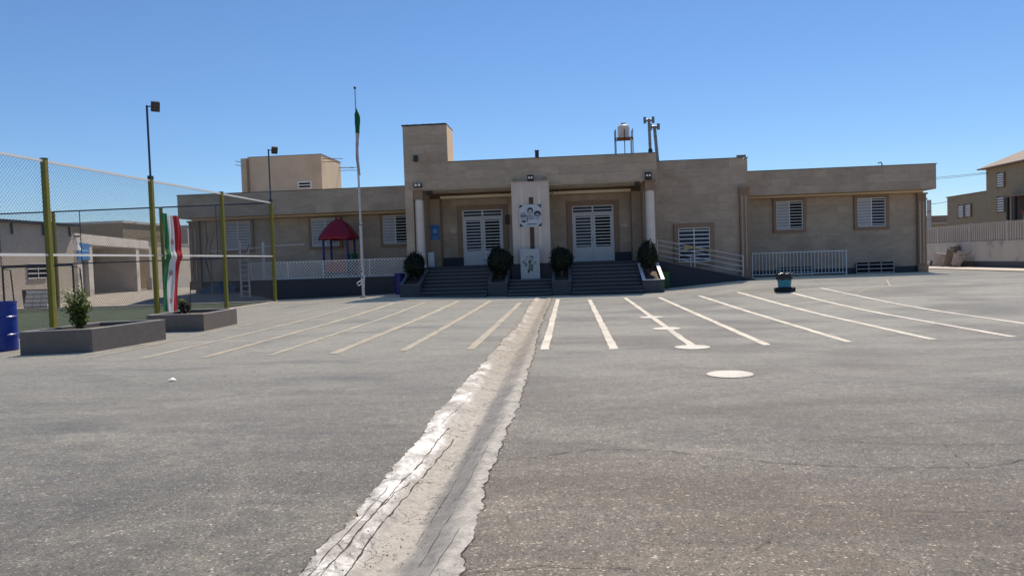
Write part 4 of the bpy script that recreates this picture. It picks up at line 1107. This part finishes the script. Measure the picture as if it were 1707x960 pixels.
MB().box(4.12,4.56,34.33,34.89,.842,.89).build('lid', 'black_plastic', gb, bevel=.012)
for x in (4.22, 4.46): MB().tube([(x-.03,34.82,.09),(x+.03,34.82,.09)], .05, 12).build('wheel', 'rubber', gb)
bx_, by_ = 7.42, 26.6; bz_ = gz(bx_, by_)
tb = thing('rubbish_bin', (bx_, by_, bz_), 'turquoise rubbish bin lined with a black bag standing in a tyre', 'bin')
MB().lathe((bx_,by_,bz_+.16), [(.205,0),(.21,.02),(.255,.42),(.265,.43),(.265,.46),(.24,.46),(.23,.40)], 30).build('bin_body', 'teal_bin', tb)
b = MB(); n = 40
for j, (rr, z) in enumerate(((.275,.43),(.292,.52),(.285,.60),(.272,.645),(.235,.63),(.20,.50))):
    for k in range(n):
        a = 2*math.pi*k/n; q = rr*(1 + .03*math.sin(5*a+j) + .02*math.sin(13*a+2*j)); b.v.append((bx_+q*math.cos(a), by_+q*math.sin(a), bz_+z+.02*math.sin(7*a+j)))
for j in range(5):
    for k in range(n): b.f.append((j*n+k, j*n+(k+1) % n, (j+1)*n+(k+1) % n, (j+1)*n+k)); b.mi.append(0)
b.f.append(tuple(5*n+k for k in range(n))); b.mi.append(0)
b.build('bin_bag', 'black_bag', tb, smooth=True)
b = MB(); NT = 36; M = 12
for k in range(NT):
    a = 2*math.pi*k/NT
    for m_ in range(M):
        c = 2*math.pi*m_/M; rr = .225 + .085*math.cos(c); b.v.append((bx_+rr*math.cos(a), by_+rr*math.sin(a), bz_+.085+.083*math.sin(c)))
for k in range(NT):
    for m_ in range(M): b.f.append((k*M+m_, ((k+1) % NT)*M+m_, ((k+1) % NT)*M+(m_+1) % M, k*M+(m_+1) % M)); b.mi.append(0)
b.build('tyre', 'rubber', tb, smooth=True)
MB().box(bx_-.33,bx_-.27,by_-.10,by_+.10,bz_+.005,bz_+.15).box(bx_+.27,bx_+.34,by_-.10,by_+.10,bz_+.005,bz_+.15).build('stand', 'rubber', tb)
b = MB()
for k in range(2): b.add([(bx_-.10+k*.08,by_-.05+.03*(k%2),bz_+.56),(bx_-.06+k*.08,by_-.02,bz_+.60),(bx_-.08+k*.08,by_+.05,bz_+.57)], [(0,1,2)])
b.build('rubbish', 'paper_white', tb)
# paper scrap
b = MB(); b.add([(-5.90,10.48,.012),(-5.82,10.45,.03),(-5.78,10.52,.012),(-5.85,10.56,.04),(-5.84,10.5,.05)], [(0,1,4),(1,2,4),(2,3,4),(3,0,4)])
tag(b.build('paper_scrap', 'paper_white'), 'crumpled white paper scrap lying on the asphalt left of the drain', 'litter')

# ------------------------------------------------------------------ play house
ph = thing('play_tower', (-11.75, 37.75, .93), 'plastic play tower with red scalloped roof and blue posts behind the lattice rail', 'play equipment')
cx, cy = -11.72, 37.75; HW = .62
for sx in (-1, 1):
    for sy in (-1, 1): MB().tube([(cx+sx*HW,cy+sy*HW,.935),(cx+sx*HW,cy+sy*HW,3.06)], .058, 12).build('post', 'play_blue', ph)
b = MB(); n = 64; prof = [(.98,2.96),(.96,3.06),(.86,3.24),(.70,3.46),(.52,3.68),(.33,3.86),(.12,3.96),(.08,3.97)]
for j, (r, z) in enumerate(prof):
    for k in range(n):
        a = 2*math.pi*k/n + .39; sq = 1/max(abs(math.cos(a-.39)), abs(math.sin(a-.39))) ; q = r*(.55 + .45*min(1.3, sq)) ; q *= .99 + .02*math.cos(8*a)
        zz = z - (.05*abs(math.sin(4*(a-.39))) if j == 0 else 0)
        b.v.append((cx+q*math.cos(a-.39), cy+q*math.sin(a-.39), zz))
for j in range(len(prof)-1):
    for k in range(n): b.f.append((j*n+k, j*n+(k+1) % n, (j+1)*n+(k+1) % n, (j+1)*n+k)); b.mi.append(0)
b.f.append(tuple((len(prof)-1)*n+k for k in range(n))); b.mi.append(0)
rf = b.build('roof', 'play_red', ph, smooth=True); rf.modifiers.new('thick', 'SOLIDIFY').thickness = .03
BX('chimney', cx-.14, cx-.04, cy-.05, cy+.05, 3.92, 4.10, 'play_red', ph, bevel=.01)
BX('platform', cx-HW, cx+HW, cy-HW, cy+HW, 1.18, 1.26, 'play_blue', ph)
b = MB(); yy = cy-HW-.06
b.box(cx-.52,cx+.48,yy,yy+.05,1.27,1.72)
for k in range(7): b.box(cx-.45+k*.13,cx-.38+k*.13,yy,yy+.05,1.722,1.86+.07*math.sin(k*math.pi/6))
b.box(cx-.47,cx+.42,yy-.01,yy+.06,1.86,1.90); b.build('front_panel', 'play_orange', ph, bevel=.01)
BX('side_panel', cx+HW-.08, cx+HW+.20, cy-.5, cy+.5, 1.27, 2.2, 'play_green', ph, bevel=.03)
MB().tube([(cx-.3,cy-HW-.1,1.1),(cx-.55,cy-HW-.16,.95)], .09, 10).build('tube_foot', 'play_red', ph)

# ladder frame and poles behind the fence corner
mat('ladder_grey', (0.42, 0.42, 0.43), 0.5, 0.15, 8, metallic=0.2)
ld = thing('umpire_ladder', (-16.0, 35.9, .1), 'white metal ladder frame standing behind the fence corner', 'ladder')
lz = gz(-16, 35.9)
for x, top in ((-16.16, 2.93), (-15.74, 2.80)): BX('upright', x-.045, x+.045, 35.87, 35.93, lz-.25, top, 'ladder_grey', ld)
for k in range(10):
    z = lz + .05 + k*.26; piece('rung', -16.115, -15.785, 35.88, 35.92, z-.025, z+.025, 'ladder_grey', ld)
MB().tube([(-15.78,35.85,2.45),(-15.60,35.80,2.86)], .03, 6).build('hook', 'zinc', ld)
gp = thing('exercise_bar', (-15.9, 37.4, .4), 'white post with thin horizontal bar beside the ladder frame', 'pole')
MB().tube([(-15.58,37.4,.2),(-15.58,37.4,2.95)], .075, 10).build('post', 'white_metal', gp)
MB().tube([(-18.4,37.4,2.55),(-15.6,37.4,2.66)], .02, 6).build('bar', 'white_metal', gp); MB().tube([(-15.58,37.4,2.72),(-13.4,37.4,2.75)], .018, 6).build('bar', 'white_metal', gp)
MB().tube([(-18.4,37.4,.3),(-18.4,37.4,2.56)], .04, 8).build('post', 'stone_trim', gp)
# blue tarp heap against the left wing
b = MB(); n = 18
for j in range(9):
    for i in range(n+1):
        u, v = i/n, j/8; h_ = .52*math.sin(math.pi*v)**.6*(.55+.45*math.sin(u*3.1))*(1+.15*math.sin(u*13+v*7))
        b.v.append((-19.2+1.9*u, 37.6+1.0*v+.05*math.sin(u*9), gz(-18,38)+.02+max(0,h_)))
for j in range(8):
    for i in range(n): b.f.append((j*(n+1)+i, j*(n+1)+i+1, (j+1)*(n+1)+i+1, (j+1)*(n+1)+i)); b.mi.append(0)
tag(b.build('tarpaulin', 'tarp_blue', smooth=False), 'dark blue tarpaulin heap at the foot of the left wing', 'tarpaulin')
# cable and downpipe on the left corner
b = MB(); b.tube([(-19.35,38.95,4.2),(-19.3,38.95,3.2),(-19.45,38.95,2.2),(-19.2,38.95,1.1),(-19.25,38.93,.7)], .03, 6); b.tube([(-18.9,38.97,3.6),(-19.15,38.97,2.9),(-19.25,38.97,2.1)], .015, 5)
tag(b.build('wall_cable', 'wood_dark', smooth=True), 'dark dead vine and cable hanging down the left corner of the left wing', 'cable')

# ------------------------------------------------------------------ goal, board in front of the left building
gl = thing('football_goal', (-27.3, 33.0, 0), 'dark steel football goal frame at the far left of the pitch', 'goal')
GX0, GX1, GYy = -26.35, -22.9, 33.1
for x in (GX0, GX1): MB().tube([(x,GYy,0),(x,GYy,2.05)], .045, 8).build('goal_post', 'dark_metal', gl)
MB().tube([(GX0,GYy,2.05),(GX1,GYy,2.05)], .045, 8).build('crossbar', 'dark_metal', gl)
for x in (GX0, GX1): MB().tube([(x,GYy,2.0),(x,GYy+.5,1.9),(x,GYy+.65,.05)], .03, 6).build('back_stay', 'dark_metal', gl)
wb = thing('leaning_window_grille', (-26.4, 35.6, 0), 'white panelled board leaning behind the pitch end fence', 'board')
o = gz(-26.5, 35.5)
for i in range(3):
    for j in range(4):
        x = -27.05 + i*.42; z0 = o + .06 + j*.21; y = 35.3 + j*.06
        MB().hexa([(x,y,z0),(x+.38,y,z0),(x+.38,y+.03,z0),(x,y+.03,z0),(x-.06,y+.055,z0+.18),(x+.32,y+.055,z0+.18),(x+.32,y+.085,z0+.18),(x-.06,y+.085,z0+.18)]).build('panel', 'white_metal', wb)
MB().hexa([(-27.12,35.34,o),(-25.80,35.34,o),(-25.80,35.38,o),(-27.12,35.38,o),(-27.4,35.62,o+.92),(-26.05,35.62,o+.92),(-26.05,35.66,o+.92),(-27.4,35.66,o+.92)]).build('frame', 'dark_metal', wb)

# ------------------------------------------------------------------ buildings on the left
lb = thing('left_outbuilding', (-31, 36, 0), 'low plastered outbuilding with dark roof edge at the far left', 'building')
BX('wall', -36, -28, 24, 40.6, -.2, 4.32, 'plaster_grey', lb)
BX('roof_edge', -36.3, -27.70, 23.7, 40.9, 4.322, 4.46, 'dark_metal', lb)
BX('foundation', -28.0, -27.94, 24, 40.62, -.1, .75, 'concrete', lb)
for y in (35.9, 38.2, 40.3): BX('eave_bracket', -27.98, -27.92, y-.05, y+.05, 3.75, 4.30, 'dark_metal', lb)
w = BX('window', -28.0, -27.97, 36.9, 38.3, 1.46, 2.28, 'pane_dark', lb)
for z in (1.49, 1.74, 1.98, 2.25): piece('bar', -27.968, -27.94, 36.88, 38.32, z-.03, z+.03, 'white_metal', w)
piece('bar', -27.939, -27.92, 37.58, 37.62, 1.46, 2.28, 'white_metal', w)
# gate portal: beam on pillars with a deep shaded recess
A, B_ = Vector((-30.2, 44.0, 0)), Vector((-34.55, 60.0, 0)); ab = (B_-A).normalized(); nn = Vector((ab.y, -ab.x, 0))
gt = thing('gate_portal', (A.x, A.y, .5), 'pale concrete gate portal with wide beam and shaded entrance left of the school', 'gate')
def pbox(name, t0, t1, d0, d1, z0, z1, m, parent):
    P = [A+ab*t0+nn*d1, A+ab*t1+nn*d1, A+ab*t1+nn*d0, A+ab*t0+nn*d0]
    return MB().hexa([(p.x,p.y,z0) for p in P] + [(p.x,p.y,z1) for p in P]).build(name, m, parent)
pbox('beam', 0, 15.8, -4, 0, 3.50, 4.15, 'concrete', gt)
pbox('pillar', .3, 1.1, -.6, -.05, 0, 3.498, 'concrete', gt)
pbox('pillar', 2.2, 3.0, -.6, -.05, 0, 3.498, 'concrete', gt)
pbox('pillar', 12.4, 13.2, -4, -.05, 0, 3.498, 'concrete', gt)
pbox('back_wall', 0, 15.8, -4.3, -4.01, 0, 4.1, 'plaster_grey', gt)
pbox('gate_leaf', 1.12, 2.18, -.4, -.3, .3, 3.2, 'grey_metal', gt)
pbox('bench_wall', 5, 10, -3.9, -3.2, .3, 1.6, 'plaster_grey', gt)
s_ = pbox('signboard', .3, 2.3, -.045, .02, 2.5, 3.55, 'poster_blue', gt); pbox('sign_text', .5, 2.1, .021, .026, 3.05, 3.15, 'poster_lightblue', s_); pbox('sign_text', .5, 2.1, .021, .026, 2.8, 2.88, 'poster_lightblue', s_)
ws = thing('wall_siren', (-28.1, 41.4, 3.2), 'pale horn loudspeaker at the corner between outbuilding and gate', 'speaker')
MB().lathe((-28.3,41.3,3.0), [(.30,0),(.16,.3),(.06,.7),(.05,.8)], 16).build('horn', 'camera_white', ws); MB().box(-28.35,-28.25,41.25,41.6,3.75,3.85).build('bracket', 'dark_metal', ws)
bw = thing('yard_wall', (-34.5, 68, .5), 'cream rough boundary wall between gate portal and school', 'wall')
BX('wall', -34.9, -34.55, 59.6, 92, 0, 3.95, 'wall_cream', bw); BX('footing', -34.549, -34.45, 59.6, 92, 0, 1.15, 'concrete', bw); BX('coping', -34.95, -34.5, 59.6, 92, 3.951, 4.03, 'concrete', bw)
bh = thing('brick_house', (-40, 66, 0), 'tan brick house with flat roof behind the gate portal', 'house')
BX('wall', -46, -38.2, 62, 80, 0, 5.9, 'house_brick', bh); BX('parapet', -46.1, -38.1, 61.9, 80.1, 5.901, 6.1, 'concrete', bh)
BX('annex', -38.19, -36.6, 70, 84, 0, 6.0, 'wall_cream', bh)
dh = thing('distant_house', (-38, 95, 0), 'distant low grey house above the cream wall', 'house')
BX('wall', -46, -38, 95, 104, 0, 5.8, 'plaster_grey', dh); BX('roof_unit', -43, -41, 97, 99, 5.801, 6.7, 'grey_metal', dh)

# concrete house behind the left wing
hb = thing('concrete_block_house', (-17.5, 47, 0), 'tan plastered upper storey with protruding rebar behind the left wing roof', 'house')
BX('wall', -20.85, -15.92, 48.2, 52.4, 0, 8.90, 'plaster_tan', hb)
BX('side_wing', -21.65, -20.86, 48.9, 51.5, 0, 8.96, 'plaster_tan', hb)
BX('drain_pipe', -20.92, -20.80, 48.08, 48.19, 5, 8.8, 'stone_trim', hb)
BX('roof_edge', -20.88, -15.89, 48.17, 52.43, 8.901, 8.93, 'coping', hb)
w = BX('window', -17.55, -16.62, 48.15, 48.199, 6.72, 7.20, 'white_metal', hb)
for z in (6.79, 6.98): piece('slot', -17.46, -16.72, 48.13, 48.149, z, z+.11, 'pane_dark', w)
for x, y, z, l in [(-15.92,48.4,8.62,1.4),(-15.92,48.4,8.42,1.1),(-15.92,52.2,8.5,1.4),(-15.92,52.2,8.3,1.3),(-15.92,52.0,8.46,1.1)]:
    MB().tube([(x,y,z),(x+l*.6,y-.02,z-.01),(x+l,y-.05,z-.05)], .02, 5).build('rebar', 'rust', hb)
for z in (8.75, 8.5): MB().tube([(-21.65,49.2,z),(-22.1,49.1,z+.08)], .02, 5).build('rebar', 'rust', hb)

# ------------------------------------------------------------------ right side: yard wall, rubble, house
rw = thing('panel_wall', (26.2, 52, 0), 'long grey boundary wall topped with ribbed precast panels on the right', 'wall')
BX('wall_base', 26.0, 26.30, 30, 80, -.2, 1.76, 'concrete_pale', rw)
BX('plinth', 25.97, 25.999, 30, 80, -.2, .50, 'granite', rw)
yy = 30.0; k = 0
while yy < 80:
    e = min(80, yy + 4.2)
    pn = BX('panel', 26.10, 26.20, yy+.02, e-.02, 1.762, 2.90, 'precast', rw)
    b = MB(); q = yy + .05
    while q < e - .10: b.box(26.03, 26.099, q, q+.11, 1.77, 2.89); q += .25
    tag(b.build('ribs', 'precast', pn), kind='stuff')
    if k % 1 == 0: BX('panel_post', 26.0, 26.25, yy-.10, yy+.0199, 1.762, 2.93, 'precast', rw)
    yy = e; k += 1
tag(BX('concrete_apron', 23.4, 25.96, 36, 80, -.1, plain(24,50)+.06, 'kerb_concrete', bevel=.01), kind='structure')
def slab(c, w, h_, t_, lean, yaw, m, label):
    cx_, cy_, cz_ = c; b = MB(); b.box(-w/2, w/2, -t_/2, t_/2, 0, h_)
    for i, v in enumerate(b.v):
        v = Vector(v) + Vector((random.uniform(-.03,.03), 0, random.uniform(-.04,.04) if v[2] > .1 else 0))
        v = Matrix.Rotation(R(yaw), 3, 'Z') @ (Matrix.Rotation(R(lean), 3, 'Y') @ v)
        b.v[i] = (v.x+cx_, v.y+cy_, v.z+cz_)
    z = min(v[2] for v in b.v); b.v = [(x, y, q - z + cz_) for x, y, q in b.v]
    tag(b.build('stone_slab', m, bevel=.015), label, 'slab', 'broken slabs leaning on the right wall')
az = plain(24,50)+.06
slab((24.85,52.75,az), .62, .85, .12, 14, -25, 'rubble', 'broad pale broken slab, left of the tall one at the right wall')
slab((25.1,51.95,az), .42, 1.15, .14, 10, -25, 'rubble_brown', 'tallest brownish broken slab leaning at the right wall')
slab((25.25,51.55,az), .16, .90, .10, 8, -25, 'rubble', 'narrow broken slab directly right of the tallest one')
slab((25.2,51.15,az), .58, .92, .12, 28, -25, 'rubble', 'rightmost broken slab leaning far over at the right wall')
slab((24.5,53.5,az), .24, .40, .12, 8, -20, 'kerb_concrete', 'small whitish broken slab leftmost in the rubble')
tag(BX('stone_block', 25.55, 25.92, 52.0, 52.6, az, az+1.38, 'rubble_brown', bevel=.03), 'dark block standing behind the leaning slabs', 'block')
br = thing('dead_branch', (24.9, 51.2, az), 'dry bare branch sticking out right of the rubble slabs', 'branch')
b = MB(); b.tube([(25.4,51.6,az+.70),(25.4,50.6,az+.80),(25.3,49.7,az+.85),(25.2,49.0,az+1.1)], [.03,.025,.018,.006], 6); b.tube([(25.3,49.7,az+.85),(25.2,48.7,az+.62)], [.015,.004], 5); b.build('limb', 'stem', br)
b = MB(); rnd = random.Random(3)
for q in range(9):
    p = Vector((25.5+rnd.uniform(-.2,.2), rnd.uniform(49.8,50.6), az)); b.tube([p, p + Vector((rnd.gauss(0,.15), rnd.gauss(0,.2), rnd.uniform(.4,.85)))], [.012,.004], 4)
b.build('twigs', 'stem', br)

rh = thing('brown_house', (38, 66, 0), 'brown brick two storey house with hipped roof beyond the right wall', 'house')
BX('lower_wall', 35.5, 46, 66.8, 73.4, 0, 6.0, 'house_brick', rh)
BX('upper_wall', 35.5, 46, 48, 66.79, 0, 7.85, 'house_brick', rh)
BX('parapet', 35.42, 46.1, 66.85, 73.5, 6.001, 6.08, 'house_roof', rh)
b = MB(); b.add([(35.0,47.5,7.86),(46.5,47.5,7.86),(46.5,67.3,7.86),(35.0,67.3,7.86),(35.0,47.5,7.95),(46.5,47.5,7.95),(46.5,67.3,7.95),(35.0,67.3,7.95),(37.6,50,9.3),(44,50,9.3),(44,64.0,9.3),(37.6,64.0,9.3),(40,53,10.0),(42,53,10.0),(42,61,10.0),(40,61,10.0)],
   [(0,3,2,1),(0,1,5,4),(1,2,6,5),(2,3,7,6),(3,0,4,7),(4,5,9,8),(5,6,10,9),(6,7,11,10),(7,4,8,11),(8,9,13,12),(9,10,14,13),(10,11,15,14),(11,8,12,15),(12,13,14,15)])
b.build('roof', 'house_roof', rh)
def hwin(y0, y1, z0, z1):
    w = BX('window', 35.44, 35.499, y0, y1, z0, z1, 'pane_blue', rh)
    n = 6
    for k in range(n):
        z = z0 + (z1-z0)*(k+.5)/n; piece('bar', 35.40, 35.439, y0, y1, z-.05, z+.05, 'white_metal', w)
    MB().box(35.38,35.437,y0-.12,y0,z0-.1,z1+.1).box(35.38,35.437,y1,y1+.12,z0-.1,z1+.1).build('frame', 'stone_trim', w)
hwin(70.4,71.2,4.05,5.1); hwin(69.2,70.0,4.05,5.1); hwin(64.1,65.0,6.2,7.3); hwin(64.1,65.0,4.15,5.35)
BX('porch_recess', 35.40, 35.499, 56, 63.0, 3.4, 5.2, 'wood_dark', rh)
for y in (62.6, 61.6): MB().tube([(34.9,y,0),(34.9,y,5.3)], .12, 8).build('porch_post', 'dark_metal', rh)
BX('porch_roof', 34.7, 35.39, 56, 63.1, 5.21, 5.32, 'house_roof', rh)
ra = thing('red_awning', (34.2, 61, 3.3), 'small red awning at the right edge beyond the ribbed wall', 'awning')
MB().hexa([(33.6,57.0,3.72),(33.6,58.6,3.72),(34.8,58.6,3.85),(34.8,57.0,3.85),(33.6,57.0,3.86),(33.6,58.6,3.86),(34.8,58.6,4.0),(34.8,57.0,4.0)]).build('canopy', 'flag_red', ra)
for y in (57.1, 58.5): MB().tube([(33.7,y,0),(33.7,y,3.75)], .03, 6).build('pole', 'grey_metal', ra)
up = thing('utility_pole', (28.6, 62, 0), 'grey concrete utility pole behind the ribbed wall', 'pole')
MB().tube([(28.6,62,0),(28.6,62,5.2)], [.18,.16], 10).build('pole', 'concrete', up)
MB().tube([(28.6,61.8,4.3),(28.2,61.7,4.2),(28.15,61.7,3.8),(28.3,61.7,3.6)], .025, 5).build('cable', 'dark_metal', up)
def wire(a, c, sag, lab):
    a, c = Vector(a), Vector(c); pts = []
    for i in range(17):
        t = i/16; p = a.lerp(c, t); p.z -= sag*4*t*(1-t); pts.append(p)
    b = MB(); b.tube(pts, .018, 5); tag(b.build('overhead_wire', 'dark_metal'), lab, 'wire')
wire((28.6,62,4.9), (35.5,72.5,5.75), .1, 'low overhead wire from the utility pole to the brown house')
wire((22,75,8.15), (35.5,66.5,7.5), .35, 'upper overhead wire ending at the brown house wall')
wire((22,75,8.05), (35.5,66.5,7.6), .25, 'second overhead wire just above the upper one')
wire((-60,80,4.5), (-20.4,48.0,4.9), .4, 'overhead wire behind the flag banner left of the school')
fw = thing('far_wall', (33, 84, 0), 'low far brick wall seen between school and brown house', 'wall')
BX('wall', 28, 46, 84, 84.4, 0, 3.9, 'house_brick', fw); BX('coping', 27.9, 46.1, 83.95, 84.45, 3.901, 4.0, 'concrete', fw); BX('tall_part', 31.2, 46, 90, 94, 0, 5.0, 'house_roof', fw)
